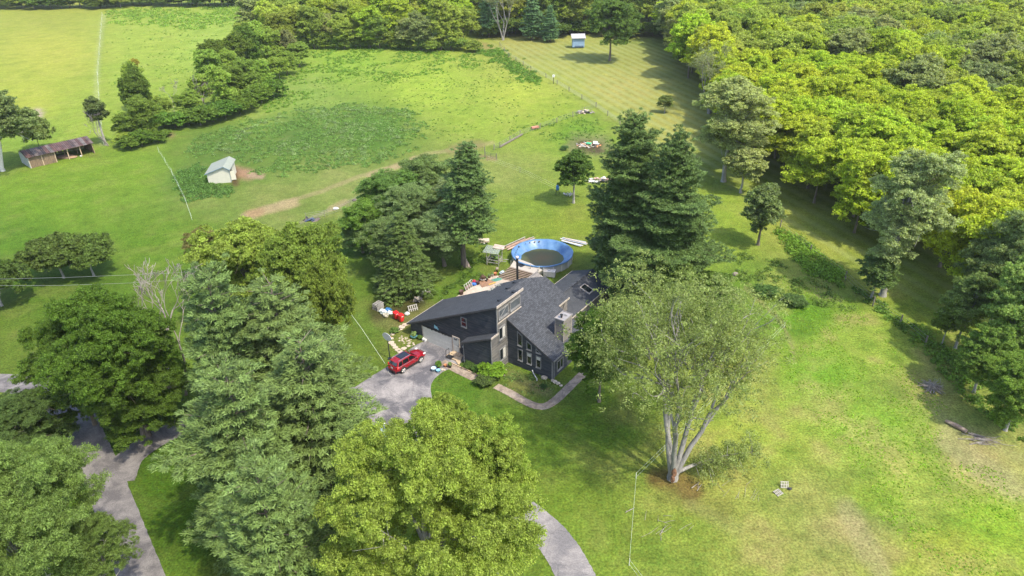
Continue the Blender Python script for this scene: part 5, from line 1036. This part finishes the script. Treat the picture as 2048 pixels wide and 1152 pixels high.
q = pot(868,742,.3,.45,(.45,.58,.66),'pale blue square tub on the pad edge'); q = pot(877,744,.26,.3,(.20,.45,.62),'bright blue bowl on the grass beside the pale tub')
pot(900,735,.25,.4,(.05,.04,.04),'black pot with a leafy plant beside the front steps',(.10,.15,.03)); pot(891,734,.2,.35,(.42,.17,.07),'terracotta pot among white rocks near the front steps')
for i, (px, py, r) in enumerate(((884,740,.25),(889,741,.2),(880,739,.18),(1003,745,.16),(1012,741,.14),(1008,751,.14),(1088,757,.4),(1110,765,.3),(1116,768,.3),(1122,772,.22),(1105,762,.22),(951,762,.14),(935,727,.15))):
    q = MB().blob((0,0,r*.35),(r,r*.8,r*.6), rb, 7, 5, .2).build('garden_rock', RK); q.location = G(px,py); tag(q, 'pale rock lying along the front of the house', 'rock', 'rocks along the house front')
# edging boards of front walk
a, b = G(903,727), G(962,754); q = MB().beam((0,0,.08),tuple(b-a+np.array([0,0,.08])),.12,.16).build('path_edging', TAN); q.location = a; tag(q, 'tan timber edging along the upper side of the front walk', 'edging')

# ---------------------------------------------------------------- the red car
PAINT = mat('car_paint', (.30,.006,.014), .3, .25, coat=.8); CGL = mat('car_glass', (.01,.011,.014), .05, spec=.9); TYRE = mat('tyre', (.02,.02,.02), .8); ALLOY = mat('alloy', (.62,.60,.58), .3, .8); CHR = mat('chrome', (.7,.7,.72), .15, .9)
def build_car(paint, label, loc, rz):
    t = thing('parked_car', loc, rz, label, 'car')
    # stations: x, half width, bottom z, belt z, top z of the lower body
    st = [(-2.28,.70,.45,.90,.96),(-2.22,.84,.34,1.00,1.06),(-2.0,.92,.28,1.04,1.08),(-1.4,.945,.26,1.05,1.08),(-.6,.95,.25,1.03,1.06),(.3,.95,.25,1.00,1.05),(.95,.945,.26,.97,1.06),(1.4,.94,.27,.94,1.03),(1.9,.91,.28,.86,.97),(2.25,.82,.32,.74,.86),(2.48,.60,.40,.62,.70)]
    V = []; K = 9
    for x, w_, zb, zt, zc in st: V += [(x,-w_*.8,zb),(x,-w_,zb+.18),(x,-w_*1.0,(zb+zt)/2),(x,-w_*.96,zt),(x,-w_*.55,zc),(x,0,zc+.02),(x,w_*.55,zc),(x,w_*.96,zt),(x,w_*1.0,(zb+zt)/2),(x,w_,zb+.18),(x,w_*.8,zb)]
    K = 11; F = [(i*K+k, i*K+k+1, (i+1)*K+k+1, (i+1)*K+k) for i in range(len(st)-1) for k in range(K-1)]+[(i*K+K-1, i*K, (i+1)*K, (i+1)*K+K-1) for i in range(len(st)-1)]+[tuple(range(K))[::-1], tuple(range((len(st)-1)*K, len(st)*K))]
    b = MB().add(V, F, True).build('body', paint, t); s = b.modifiers.new('subdiv', 'SUBSURF'); s.levels = 1; s.render_levels = 1
    # cabin
    cs_ = [(-2.16,.76,1.05,.80,1.08),(-1.86,.80,1.05,.66,1.56),(-1.2,.82,1.05,.67,1.64),(-.3,.83,1.04,.66,1.66),(.25,.83,1.03,.63,1.60),(1.05,.80,1.0,.74,1.04)]
    V = []
    for x, wb, zb, wt, zt in cs_: V += [(x,-wb,zb),(x,-wt,zt-.03),(x,-wt*.85,zt),(x,0,zt+.02),(x,wt*.85,zt),(x,wt,zt-.03),(x,wb,zb)]
    K = 7; F = [(i*K+k, i*K+k+1, (i+1)*K+k+1, (i+1)*K+k) for i in range(len(cs_)-1) for k in range(K-1)]+[(0,1,2,3,4,5,6)[::-1], tuple(range(5*K, 6*K))]
    MB().add(V, F, True).build('roof', paint, t, .02)
    def pane(name, pts, n_, m=CGL): return MB().prism([Vector(p)+Vector(n_)*.012 for p in pts], Vector(n_)*.012).build(name, m, t)
    pane('windshield', [(.36,-.58,1.57),(.36,.58,1.57),(.98,.70,1.08),(.98,-.70,1.08)], (.55,0,.83))
    pane('rear_window', [(-1.92,-.56,1.50),(-1.92,.56,1.50),(-2.14,.66,1.13),(-2.14,-.66,1.13)], (-.86,0,.5))
    for s in (-1, 1):
        yb, yt = s*.825, s*.675
        for x0, x1, x2, x3 in ((-.28,.16,.80,-.28),(-1.18,-.38,-.38,-1.28),(-1.72,-1.28,-1.38,-1.98)):
            pane('side_window', [(x0,yt,1.55),(x1,yt,1.55),(x2,yb,1.10),(x3,yb,1.12)], (0,s*.96,.26))
        MB().beam((-1.75,s*.60,1.67),(.1,s*.58,1.66),.045,.05).build('roof_rail', CHR, t)
        MB().beam((-1.95,s*.955,1.06),(.95,s*.945,1.02),.02,.035).build('window_trim', CHR, t)
        MB().blob((.78,s*1.02,1.10),(.10,.13,.09), rb, 8, 5, .02).build('mirror', paint, t)
        MB().box((-2.16,s*.80,.98),(.14,.13,.34)).build('tail_light', mat('tail_red', (.65,.03,.02), .2), t, .02)
        MB().box((2.18,s*.74,.80),(.34,.16,.14)).build('headlight', mat('lamp_clear', (.75,.74,.7), .1), t, .03)
        MB().box((-.33,s*.948,.78),(.10,.012,.03)).box((.52,s*.948,.78),(.10,.012,.03)).build('door_handle', CHR, t)
        MB().box((0,s*.93,.33),(2.0,.05,.12)).build('sill', TYRE, t)
        for x in (-1.4,1.4):
            wl = MB().lathe([(.36,-.02),(.40,-.01),(.44,.0)], (x,s*.945,.42), 22, axis='Y').build('wheel_arch', TYRE, t)
            w_ = MB().lathe([(.25,-.12),(.36,-.12),(.38,-.08),(.38,.08),(.36,.12),(.25,.12)], (x,s*.86,.38), 24, axis='Y').build('wheel', TYRE, t)
            rmb = MB().lathe([(0,.02),(.07,.02),(.07,.0),(.07,-.02),(.22,-.02),(.26,.03)] if s > 0 else [(0,-.02),(.07,-.02),(.07,0),(.22,.02),(.26,-.03)], (x,s*.95,.38), 20, axis='Y')
            for k in range(5):
                a_ = 2*math.pi*k/5; rmb.beam((x,s*.97,.38),(x+.24*math.cos(a_),s*.97,.38+.24*math.sin(a_)),.06,.02)
            rmb.build('rim', ALLOY, w_)
    MB().prism([(-1.25,-.48,1.665),(.12,-.48,1.645),(.12,.48,1.645),(-1.25,.48,1.665)], (0,0,.03)).build('sunroof', CGL, t)
    MB().box((-2.33,0,.62),(.12,1.5,.2)).box((-2.34,0,.38),(.1,1.4,.14)).build('rear_bumper', paint, t, .03)
    MB().box((-2.40,0,.36),(.03,1.3,.12)).build('lower_bumper', TYRE, t); MB().box((-2.345,0,.80),(.02,.40,.16)).build('license_plate', WHITE, t); MB().box((-2.33,0,.90),(.02,.56,.03)).build('chrome_strip', CHR, t)
    MB().box((2.46,0,.60),(.06,.8,.26)).build('grille', BLK, t); MB().box((2.44,0,.36),(.06,1.2,.12)).build('front_bumper', paint, t, .02)
    MB().box((-1.98,0,1.60),(.22,1.1,.03)).build('spoiler', paint, t); return t
ra, fa = G(807.5,745.5), G(841.8,724.5); ax = unit(fa-ra); lf = np.array([-ax[1], ax[0], 0])
mid = (ra+fa)/2+lf*.90; build_car(PAINT, 'shiny red crossover car with black glass roof panels parked facing the garage', (mid[0], mid[1], .03), math.atan2(ax[1], ax[0]))
build_car(mat('silver_blue_paint', (.42,.52,.58), .3, .3, coat=.6), 'pale blue car mostly hidden under the yellow-green maples, nearest the pines', (*G(752,890)[:2], .03), 1.0)
build_car(mat('white_paint_car', (.7,.68,.66), .3, .1, coat=.6), 'white car glimpsed through the top of the biggest yellow-green maple', (*G(872,892)[:2], .03), .9)

# ---------------------------------------------------------------- sheds
CORR = bpy.data.materials.new('rusty_roofing'); CORR.use_nodes = True
def rust(m):
    n = m.node_tree; b = n.nodes['Principled BSDF']; L = n.links.new; tc = n.nodes.new('ShaderNodeTexCoord')
    sp = n.nodes.new('ShaderNodeSeparateXYZ'); L(tc.outputs['Object'], sp.inputs[0]); dv = n.nodes.new('ShaderNodeMath'); dv.operation = 'MULTIPLY'; dv.inputs[1].default_value = 1.35; L(sp.outputs['X'], dv.inputs[0])
    fl = n.nodes.new('ShaderNodeMath'); fl.operation = 'FLOOR'; L(dv.outputs[0], fl.inputs[0]); wn = n.nodes.new('ShaderNodeTexWhiteNoise'); wn.noise_dimensions = '1D'; L(fl.outputs[0], wn.inputs['W'])
    cr = n.nodes.new('ShaderNodeValToRGB'); e = cr.color_ramp.elements; e[0].color = (.055,.038,.030,1); e[1].color = (.13,.11,.10,1); e[1].position = .97; e.new(.6).color = (.10,.050,.038,1); L(wn.outputs['Value'], cr.inputs[0])
    no = n.nodes.new('ShaderNodeTexNoise'); no.inputs['Scale'].default_value = 1.2; no.inputs['Detail'].default_value = 8; L(tc.outputs['Object'], no.inputs['Vector']); mr = n.nodes.new('ShaderNodeMapRange'); mr.inputs[1].default_value = .3; mr.inputs[2].default_value = .7; mr.inputs[3].default_value = .5; mr.inputs[4].default_value = 1.35; L(no.outputs['Fac'], mr.inputs[0])
    hs = n.nodes.new('ShaderNodeHueSaturation'); L(cr.outputs[0], hs.inputs['Color']); L(mr.outputs[0], hs.inputs['Value']); L(hs.outputs[0], b.inputs['Base Color']); b.inputs['Roughness'].default_value = .35
rust(CORR)
BARN = mat('barn_boards', (.055,.045,.042), .9, scale=4, col2=(.30,.20,.11), stretch=(5,1,.35)); BARNW = mat('barn_white', (.34,.35,.31), .85, var=.25, scale=2)
fl_, fr2 = G(62,337), G(190,306.5); ax = unit(fr2-fl_); Ls = float(np.linalg.norm(fr2-fl_)); Dp = 6.0
sh = thing('loafing_shed', (fl_[0], fl_[1], 0), math.atan2(ax[1], ax[0]), 'long open-fronted shed with rusty red corrugated roof and dark board end', 'shed')
MB().prism([(0,0,0),(0,Dp,0),(0,Dp,2.3),(0,Dp*.45,3.3),(0,0,2.5)], (.12,0,0)).build('end_wall', BARNW, sh); MB().prism([(Ls-.12,0,0),(Ls-.12,Dp,0),(Ls-.12,Dp,2.3),(Ls-.12,Dp*.45,3.3),(Ls-.12,0,2.5)], (.12,0,0)).build('end_wall', BARN, sh)
bw = MB()
for k in range(int(Ls/.3)):
    if rb.random() < .85: bw.box((.3+k*.3, Dp-.05, 1.2), (.26,.04,2.3+rb.uniform(-.15,.1)))
bw.build('back_wall', BARN, sh)
fb = MB()
for k in range(15): fb.box((.25+k*.33, .06, 1.15+rb.uniform(-.05,.05)), (.31,.04,2.3))
fb.build('front_boards', BARN, sh)
for k in range(6):
    x = .1+k*(Ls-.2)/5; MB().beam((x+rb.uniform(-.1,.1),.1,0),(x,.1,2.5),.16,.16).build('post', TAN, sh)
    MB().beam((x,Dp*.45,0),(x,Dp*.45,3.2),.14,.14).build('post', BARN, sh)
def corr(nm, p0, p1, lenx, m, par, amp=.025, step=.19):
    n = int(lenx/step); V = []; 
    for k in range(n+1):
        x = k*step-.3; z = amp if k % 2 else -amp; V += [(x,p0[0],p0[1]+z),(x,p1[0],p1[1]+z),(x,p0[0],p0[1]+z-.02),(x,p1[0],p1[1]+z-.02)]
    F = []
    for k in range(n): a_ = 4*k; F += [(a_,a_+4,a_+5,a_+1),(a_+2,a_+3,a_+7,a_+6),(a_,a_+2,a_+6,a_+4),(a_+1,a_+5,a_+7,a_+3)]
    F += [(0,1,3,2),(4*n,4*n+2,4*n+3,4*n+1)]; return MB().add(V, F).build(nm, m, par)
corr('roof', (-.5,2.42), (Dp*.45,3.42), Ls+.6, CORR, sh); corr('roof', (Dp*.45+.01,3.41), (Dp+.4,2.25), Ls+.6, CORR, sh)
q = MB().blob((0,0,0),(2.6,1.3,.35), rb, 14, 6, .12).build('dirt_mound', mat('dirt', (.30,.20,.12), .95, var=.25)); q.location = tuple(fl_+ax*7.6+np.array([-ax[1],ax[0],0])*2.2+np.array([0,0,.1])); tag(q, 'mound of brown dirt under the open shed roof', 'dirt mound')
q = MB().lathe([(0,0),(.16,0),(.18,.3),(0,.32)], n=10).build('bucket', WHITE); q.location = tuple(fl_+ax*(Ls*.78)-np.array([0,.2,0])); tag(q, 'white bucket at the open front of the red-roofed shed', 'bucket')
# small white shed
p0, p1, p2 = G(418.5,368), G(463,366), G(408,312)
b0, b1 = G(418,368), G(462.5,364.8); ax = unit(b1-b0); 
ws = thing('garden_shed', (b0[0], b0[1], 0), math.atan2(ax[1], ax[0]), 'small cream shed with grey gable roof standing in weeds at the paddock corner', 'shed')
W_, D_, e_ = float(np.linalg.norm(b1-b0)), 6.0, 2.7; CR = mat('cream_panel', (.52,.50,.41), .6, var=.07, scale=1.5); GRM = mat('grey_metal_roof', (.24,.26,.215), .8, 0, var=.08, scale=1)
MB().prism([(0,0,0),(W_,0,0),(W_,0,e_),(W_*.80,0,3.3),(0,0,2.15)], (0,D_,0)).build('wall', CR, ws)
MB().prism([(-.35,-.3,2.03),(W_*.80,-.3,3.33),(W_*.80,-.3,3.41),(-.35,-.3,2.11)], (0,D_+.6,0)).build('roof', GRM, ws); MB().prism([(W_*.80,-.3,3.33),(W_+.3,-.3,2.6),(W_+.3,-.3,2.68),(W_*.80,-.3,3.41)], (0,D_+.6,0)).build('roof', GRM, ws)
MB().beam((-.35,-.33,2.05),(W_*.80,-.33,3.35),.05,.14).beam((W_*.80,-.33,3.35),(W_+.3,-.33,2.62),.05,.14).box((W_+.04,.05,1.3),(.08,.1,2.5)).build('trim', mat('blue_trim', (.13,.19,.24), .5), ws)
MB().box((W_+.03,1.6,1.1),(.05,1.3,2.1)).build('doorway', BLK, ws); MB().box((W_+.45,.9,1.15),(.9,.05,1.9), .3).build('door', CR, ws)
MB().lathe([(0,0),(.2,0),(.2,.5),(0,.52)], (W_+.5,1.2,2.0), 10).build('lamp', WHITE, ws) if False else None
# small blue shed far back
b0, b1 = G(1145,97), G(1169,97); bs = thing('blue_shed', (b0[0], b0[1], 0), 0, 'small pale blue shed with flat grey roof beside the round tree far back', 'shed')
W_ = float(b1[0]-b0[0]); h_ = hgt((1157,97), 77)
MB().box((W_/2,1.6,h_/2+.2),(W_,3.2,h_-.4)).build('wall', mat('pale_blue', (.24,.35,.50), .6, var=.12, scale=.6), bs); MB().prism([(-.4,-.5,h_),(W_+.4,-.5,h_),(W_+.4,3.6,h_+.9),(-.4,3.6,h_+.9)], (0,0,.12)).build('roof', mat('grey_roof', (.38,.36,.36), .7, var=.1), bs)
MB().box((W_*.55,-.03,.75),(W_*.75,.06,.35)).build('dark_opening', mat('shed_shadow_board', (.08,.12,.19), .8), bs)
for x in (.3,W_-.3): MB().box((x,.2,.12),(.25,.25,.24)).build('foot', BLK, bs)
# distant brick house behind the pines
g = G(992,36); fh = thing('brick_house', g, .2, 'red brick house with orange roof showing through the far pines', 'house')
MB().box((0,4,2),(15,8,4)).build('wall', mat('brick', (.34,.10,.06), .8, var=.2), fh); MB().prism([(-8,-.6,3.9),(-8,8.6,3.9),(-8,4,6.3)], (16,0,0)).build('roof', mat('clay_roof', (.42,.13,.07), .8, var=.2), fh); MB().box((4,-.03,2),(1.4,.1,1.5)).build('window', WHITE, fh)
g = G(1030,26); fh = thing('white_house', g, 0, 'white house with pale grey roof glimpsed behind the far trees', 'house')
MB().box((0,4,2.4),(12,8,4.8)).build('wall', WHITE, fh); MB().prism([(-6.5,-.6,4.7),(-6.5,8.6,4.7),(-6.5,4,7.2)], (13,0,0)).build('roof', mat('pale_roof', (.42,.46,.46), .7), fh)

# ---------------------------------------------------------------- fences, gates, poles
def fence(name, pxs, hgt_, gap, label, strands=3, post=BLK, wire=None, pr_=.05, cat='fence', wr=.012, group=None, mesh=False):
    w_ = [G(*p) for p in pxs]; t = thing(name, w_[0], 0, label, cat, group); rg = random.Random(len(pxs)*7+int(pxs[0][0])); o = w_[0]; wire = wire or STEEL; tops = []
    for a_, b_ in zip(w_[:-1], w_[1:]):
        n_ = max(1, int(round(np.linalg.norm(b_-a_)/gap)))
        for k in range(n_): tops.append(a_+(b_-a_)*k/n_)
    tops.append(w_[-1])
    for p in tops:
        q = p-o; ln_ = rg.uniform(-.06,.06); MB().tube([(q[0],q[1],-.1),(q[0]+ln_,q[1]+ln_*.5,hgt_*rg.uniform(1.0,1.12))], pr_, 6).build('post', post, t)
    m_ = MB()
    for k in range(strands):
        z = hgt_*(.25+.72*k/max(1,strands-1))
        m_.tube([(p[0]-o[0],p[1]-o[1],z) for p in tops], wr, 4, False)
    m_.build('wire', wire, t); return t
GW = mat('fence_wood', (.20,.17,.14), .9, var=.2); WT = mat('white_tape', (.55,.60,.50), .6); WIRE = mat('wire', (.33,.33,.30), .5, .5)
fence('wire_fence', [(1000,92),(1018,114),(1062,141),(1092,156),(1138,183),(1192,215),(1215,232),(1240,250)], 1.3, 9, 'long wire fence with dark posts between the paddock and the mowed strip', 4, GW, WIRE, .09, wr=.018)
fence('wire_fence', [(988,300),(1000,296),(1040,272),(1080,258),(1146,234),(1192,215)], 1.3, 6, 'wire fence running from the open gate up to the corner of the paddock', 4, GW, WIRE, .09, wr=.018)
fence('wire_fence', [(612,440),(650,434),(700,417),(760,398),(835,375)], 1.25, 7, 'wire fence with thin dark posts above the walnuts', 4, GW, WIRE, .04)
fence('tape_fence', [(975,322),(1040,345),(1115,382)], 1.1, 14, 'thin white tape fence crossing the back lawn', 3, GW, WT, .03, wr=.007)
fence('tape_fence', [(318,305),(345,350),(372,405),(384,440)], 1.3, 9, 'pale white fence line down the middle of the left lawn', 3, WT, WT, .02, wr=.008)
fence('tape_fence', [(205,30),(196,150),(200,215),(208,290)], 1.2, 18, 'pale wire fence dividing the two far left fields', 2, WT, WT, .04, wr=.012)
fence('tape_fence', [(1340,1240),(1258,1131),(1272,957),(1328,902),(1568,655),(1460,603)], .75, 40, 'two-strand white tape fence zigzagging round the big elm', 2, mat('pale_post', (.6,.58,.5), .7), WT, .035, wr=.009)
fence('wire_fence', [(1560,455),(1620,505),(1690,560),(1745,612),(1800,648),(1850,690)], 1.3, 9, 'old overgrown wire fence along the orchard lane', 3, GW, WIRE, .1)
# brush row on the inner fence
q = MB().beam(tuple(G(1000,296)+np.array([0,0,.3])), tuple(G(1045,271)+np.array([0,0,.35])), .25, .3).build('fallen_rail', GW); tag(q, 'dark rail pile lying along the foot of the inner fence', 'rail')
g = G(970,314); t = thing('metal_gate', g, math.atan2(*(G(988,318)-g)[[1,0]]), 'small dark tubular gate between two posts at the paddock corner', 'gate')
MB().tube([(0,0,0),(0,0,2.3)], .08, 6).build('post', GW, t); MB().tube([(3.1,0,0),(3.1,0,1.4)], .06, 6).build('post', GW, t)
gm_ = MB()
for z in (.25,.55,.85,1.15): gm_.tube([(.1,0,z),(3.0,0,z)], .025, 5)
for x in (.1,1.5,3.0): gm_.tube([(x,0,.25),(x,0,1.15)], .025, 5)
gm_.build('gate_panel', mat('gate_green', (.10,.11,.09), .6), t)
g = G(952,302); q = MB().tube([(0,0,0),(0,0,1.5)], .07, 6).build('gate_post', GW); q.location = g; tag(q, 'lone post left of the dark gate', 'post')
g = G(1107,168); t = thing('birdhouse', g, 0, 'white box on a black post beside the paddock fence', 'birdhouse'); MB().tube([(0,0,0),(0,0,2.0)], .08, 8).build('post', BLK, t); MB().box((0,0,2.25),(.75,.5,.5)).prism([(-.45,-.3,2.5),(.45,-.3,2.5),(0,-.3,2.7)], (0,.6,0)).build('box', WHITE, t)
g = G(1070,258); t = thing('feed_trough', g, .5, 'orange-red feed trough beside the inner fence', 'trough')
MB().box((0,0,.55),(1.9,.75,.08)).box((0,-.35,.45),(1.9,.06,.35)).box((0,.35,.45),(1.9,.06,.35)).box((-.92,0,.45),(.06,.75,.35)).box((.92,0,.45),(.06,.75,.35)).build('tray', mat('faded_red', (.55,.22,.15), .7, var=.2), t)
for x in (-.8,.8):
    for y in (-.3,.3): MB().box((x,y,.15),(.08,.08,.32)).build('leg', WOODG, t)
# overhead lines on the left and guy cable
q = MB().tube([(-70,66,8.2),(-45,66.5,7.2),(-20,67,7.6)], .015, 4, False); ps = [G(-40,559,7),G(130,555,7),(G(330,547,7)),G(560,530,7)]
q = MB().tube([tuple(p) for p in ps], .018, 4, False).build('power_line', WIRE); tag(q, 'upper of the two thin overhead lines on the left', 'cable')
ps = [G(-40,571,6.4),G(120,571,6.3),G(260,566,6.3),G(420,556,6.5)]; q = MB().tube([tuple(p) for p in ps], .018, 4, False).build('power_line', WIRE); tag(q, 'lower of the two thin overhead lines on the left', 'cable')
ps = [G(672,588,5.5), G(722,655,2.6), G(770,727,.1)]; q = MB().tube([tuple(p) for p in ps], .02, 5, False).build('guy_cable', WT); tag(q, 'pale sloping cable running down to the parking pad edge', 'cable')
ps = [G(775,733,.06), G(777,745,.06), G(784,752,.06)]; q = MB().tube([tuple(p) for p in ps], .02, 5, False).build('white_hose', WHITE); tag(q, 'white hose on the pad behind the red car', 'hose')

# ---------------------------------------------------------------- burn pile, junk, barrels, chairs, logs
def pile(name, px, py, rx, ry, n_, mats, label, seed, h_=.35, smin=.2, smax=.7, cat='pile'):
    g = G(px, py); t = thing(name, g, 0, label, cat); rg = random.Random(seed); bm_ = [MB() for _ in mats]
    for k in range(n_):
        a_, r = rg.uniform(0,6.28), math.sqrt(rg.random()); bm_[k % len(mats)].box((r*rx*math.cos(a_), r*ry*math.sin(a_), rg.uniform(.03,h_)*(1-r*.6)), (rg.uniform(smin,smax), rg.uniform(.1,smax*.5), rg.uniform(.03,.1)), M=Euler((rg.uniform(-.4,.4), rg.uniform(-.4,.4), rg.uniform(0,3))).to_matrix())
    for b_, m_ in zip(bm_, mats): b_.build('scrap', m_, t)
    return t
ORG = mat('orange_scrap', (.62,.26,.10), .7, var=.2); GRN = mat('green_sheet', (.04,.36,.16), .5); ASH = mat('ash', (.14,.11,.10), .95, var=.4)
bp_ = pile('burn_pile', 1176, 290, 2.9, 2.0, 90, [WHITE, ORG, TW, ASH], 'burnt rubbish pile of white and orange scraps on bare ash', 3)
MB().prism([(-.6,-.4,.5),(.5,-.8,.4),(.9,.0,.5),(-.2,.3,.6)], (0,0,.04)).build('green_sheet', GRN, bp_); MB().prism([(1.1,-.5,.4),(2.3,-.7,.3),(2.2,.9,.5),(1.2,.8,.6)], (0,0,.05)).build('white_sheet', WHITE, bp_)
pile('junk_pile', 1198, 362, 2.6, 1.1, 50, [WHITE, TW, RW, BLK], 'pile of pale boards and junk half hidden behind the small maple', 5, .7, .3, 1.4)
t = thing('barrel_stand', G(1115,390), 0, 'blue barrel on a dark stand left of the small maple', 'barrel')
MB().lathe([(0,1.0),(.28,1.0),(.3,1.3),(.3,1.6),(.27,1.85),(.1,1.9),(.1,2.0),(0,2.0)], n=14).build('barrel', mat('barrel_blue', (.05,.22,.50), .4), t)
for x, y in ((-.25,-.25),(.25,-.25),(-.25,.25),(.25,.25)): MB().beam((x*1.2,y*1.2,0),(x,y,1.0),.05,.05).build('leg', BLK, t)
pile('scrap_heap', 1136, 392, 1.1, .6, 18, [WHITE, WOODG], 'small heap of white scraps under the small maple', 6, .9, .2, .6)
for i, (px, py, rz, lab) in enumerate(((1214,517,.4,'white plastic chair under the dark pine, nearer the pool'),(1222,523,1.4,'white plastic chair under the dark pine, nearer the house'))):
    t = thing('garden_chair', G(px,py), rz, lab, 'chair', 'white garden chairs'); MB().box((0,0,.42),(.5,.5,.04)).build('seat', WHITE, t); MB().box((0,.27,.72),(.5,.04,.6), M=Matrix.Rotation(-.15,3,'X')).build('backrest', WHITE, t)
    MB().beam((-.27,-.25,.62),(-.27,.25,.62),.05,.04).beam((.27,-.25,.62),(.27,.25,.62),.05,.04).build('armrest', WHITE, t)
    for x in (-.22,.22):
        for y in (-.22,.22): MB().beam((x*1.15,y*1.15,0),(x,y,.42),.04,.04).build('leg', WHITE, t)
def sticks(name, px, py, n_, L_, rr_, label, seed, m=DEAD, hz=.5, rz=None, sp=.4):
    rg = random.Random(seed); b_ = MB()
    for k in range(n_):
        a_ = rg.uniform(0,6.28) if rz is None else rz+rg.gauss(0,.35); l_ = L_*rg.uniform(.4,1); c = Vector((rg.gauss(0,sp), rg.gauss(0,sp*.7), rg.uniform(.04,hz))); d = Vector((math.cos(a_), math.sin(a_), rg.uniform(-.1,.35)))*l_/2
        a0 = c-d; a0.z = max(a0.z,.03); b_.tube([a0, c+Vector((0,0,rg.uniform(-.05,.1))), c+d], [rr_*rg.uniform(.6,1.3), rr_*.8, rr_*.4], 5)
    o = b_.build(name, m); o.location = G(px,py); return tag(o, label, 'branches')
sticks('brush_pile', 1862, 778, 70, 2.4, .035, 'heap of bare grey branches on the lawn near the right edge', 1, sp=.35, hz=.7)
sticks('fallen_branches', 1336, 1058, 14, 1.5, .018, 'scatter of thin fallen branches on the lawn below the elm', 2, rz=.6, sp=1.0, hz=.12)
sticks('fallen_branches', 1485, 985, 12, 1.6, .014, 'thin grey branches fallen right of the elm limb', 3, rz=1.2, sp=1.0, hz=.15)
sticks('fallen_branches', 1965, 884, 26, 3.0, .03, 'broken grey branches at the thin end of the log', 4, rz=-.6, sp=.6, hz=.3)
sticks('fallen_branches', 1397, 975, 3, 1.4, .04, 'curved pale branch in the elm shadow', 5, rz=1.1, sp=.2, hz=.1)
sticks('fallen_branches', 1258, 1022, 2, 1.3, .035, 'single crooked stick beside the tape fence', 9, rz=.5, sp=.1, hz=.1)
a, b = G(1890,845), G(1932,866); q = MB().tube([(0,0,.22),tuple((b-a)*.5+np.array([0,.1,.24])),tuple(b-a+np.array([0,0,.2]))], [.17,.24,.22], 9).build('fallen_log', mat('rotten_log', (.20,.12,.08), .9, scale=3, col2=(.34,.27,.21))); q.location = a; tag(q, 'short thick rotten log lying on the dry grass at the right', 'log')
a, b = G(1936,868), G(1998,888); q = MB().tube([(0,0,.1),tuple((b-a)*.5+np.array([0,.1,.12])),tuple(b-a+np.array([0,0,.1]))], [.09,.07,.03], 7).build('fallen_log', DEAD); q.location = a; tag(q, 'long thin grey limb lying beyond the end of the thick log', 'log')
g = G(1568,973); pallet((g[0],g[1],.25), (.9,0,-.1), 'broken white pallet propped up on the lower right lawn', m=PALW, s=.62)
g = G(1556,986); pallet((g[0],g[1],.02), (.1,0,.5), 'flattened white pallet in pieces in front of the propped one', m=PALW, s=.62)
q = MB().blob((0,0,.12),(.2,.15,.12), rb).build('dark_lump', BLK); q.location = G(1579,979); tag(q, 'dark lump at the right end of the broken pallet', 'lump')
pile('rubbish_pile', 622, 441, 1.5, .5, 14, [mat('dark_blue_sheet', (.06,.08,.14), .5), ASH, BLK], 'dark sheets of rubbish at the end of the wire fence', 8, .4, .5, 1.6)
q = MB().blob((0,0,.2),(.5,.35,.28), rb).build('white_rock', WHITE); q.location = G(672,419); tag(q, 'white stone beside the wire fence track', 'rock')
q = MB().blob((0,0,.2),(.4,.3,.22), rb).build('dark_rock', ASH); q.location = G(709,402); tag(q, 'dark stone on the fence track left of the junipers', 'rock')
pile('wood_scraps', 1170, 226, 2.0, .9, 26, [WOODG, GW, TW], 'heap of grey timber at the paddock corner', 11, .9, .5, 1.6)
q = MB().blob((0,0,.25),(.45,.3,.3), rb).build('bank_stone', mat('mauve_stone', (.25,.19,.19), .9)); q.location = G(1470,551); tag(q, 'dark mauve stone on the bank below the small dark tree', 'rock')

# split bark of the elm, a thing of the tree's trunk
for o in bpy.data.objects:
    if o.name.startswith('elm_tree') and 'huge' in o.get('label', ''):
        q = MB().blob((-.12,-.72,1.5),(.24,.12,.55), rb, 9, 7, .25).blob((-.2,-.75,.7),(.2,.14,.5), rb, 9, 6, .25).build('bark_wound', mat('torn_bark', (.11,.05,.03), .95, scale=5, col2=(.24,.12,.06)), o)

# thin summer haze: one closed box round everything
HZ = bpy.data.materials.new('haze'); HZ.use_nodes = True; n_ = HZ.node_tree; n_.nodes.remove(n_.nodes['Principled BSDF'])
pv = n_.nodes.new('ShaderNodeVolumePrincipled'); pv.inputs['Color'].default_value = (.97,.97,.93,1); pv.inputs['Density'].default_value = .00012; pv.inputs['Anisotropy'].default_value = .3
n_.links.new(pv.outputs[0], n_.nodes['Material Output'].inputs['Volume'])
hz_ = MB().box((0,720,26.5),(2300,1640,56)).build('haze', HZ); tag(hz_, kind='stuff'); tag(hz_, 'thin even summer haze over the whole valley', 'haze')
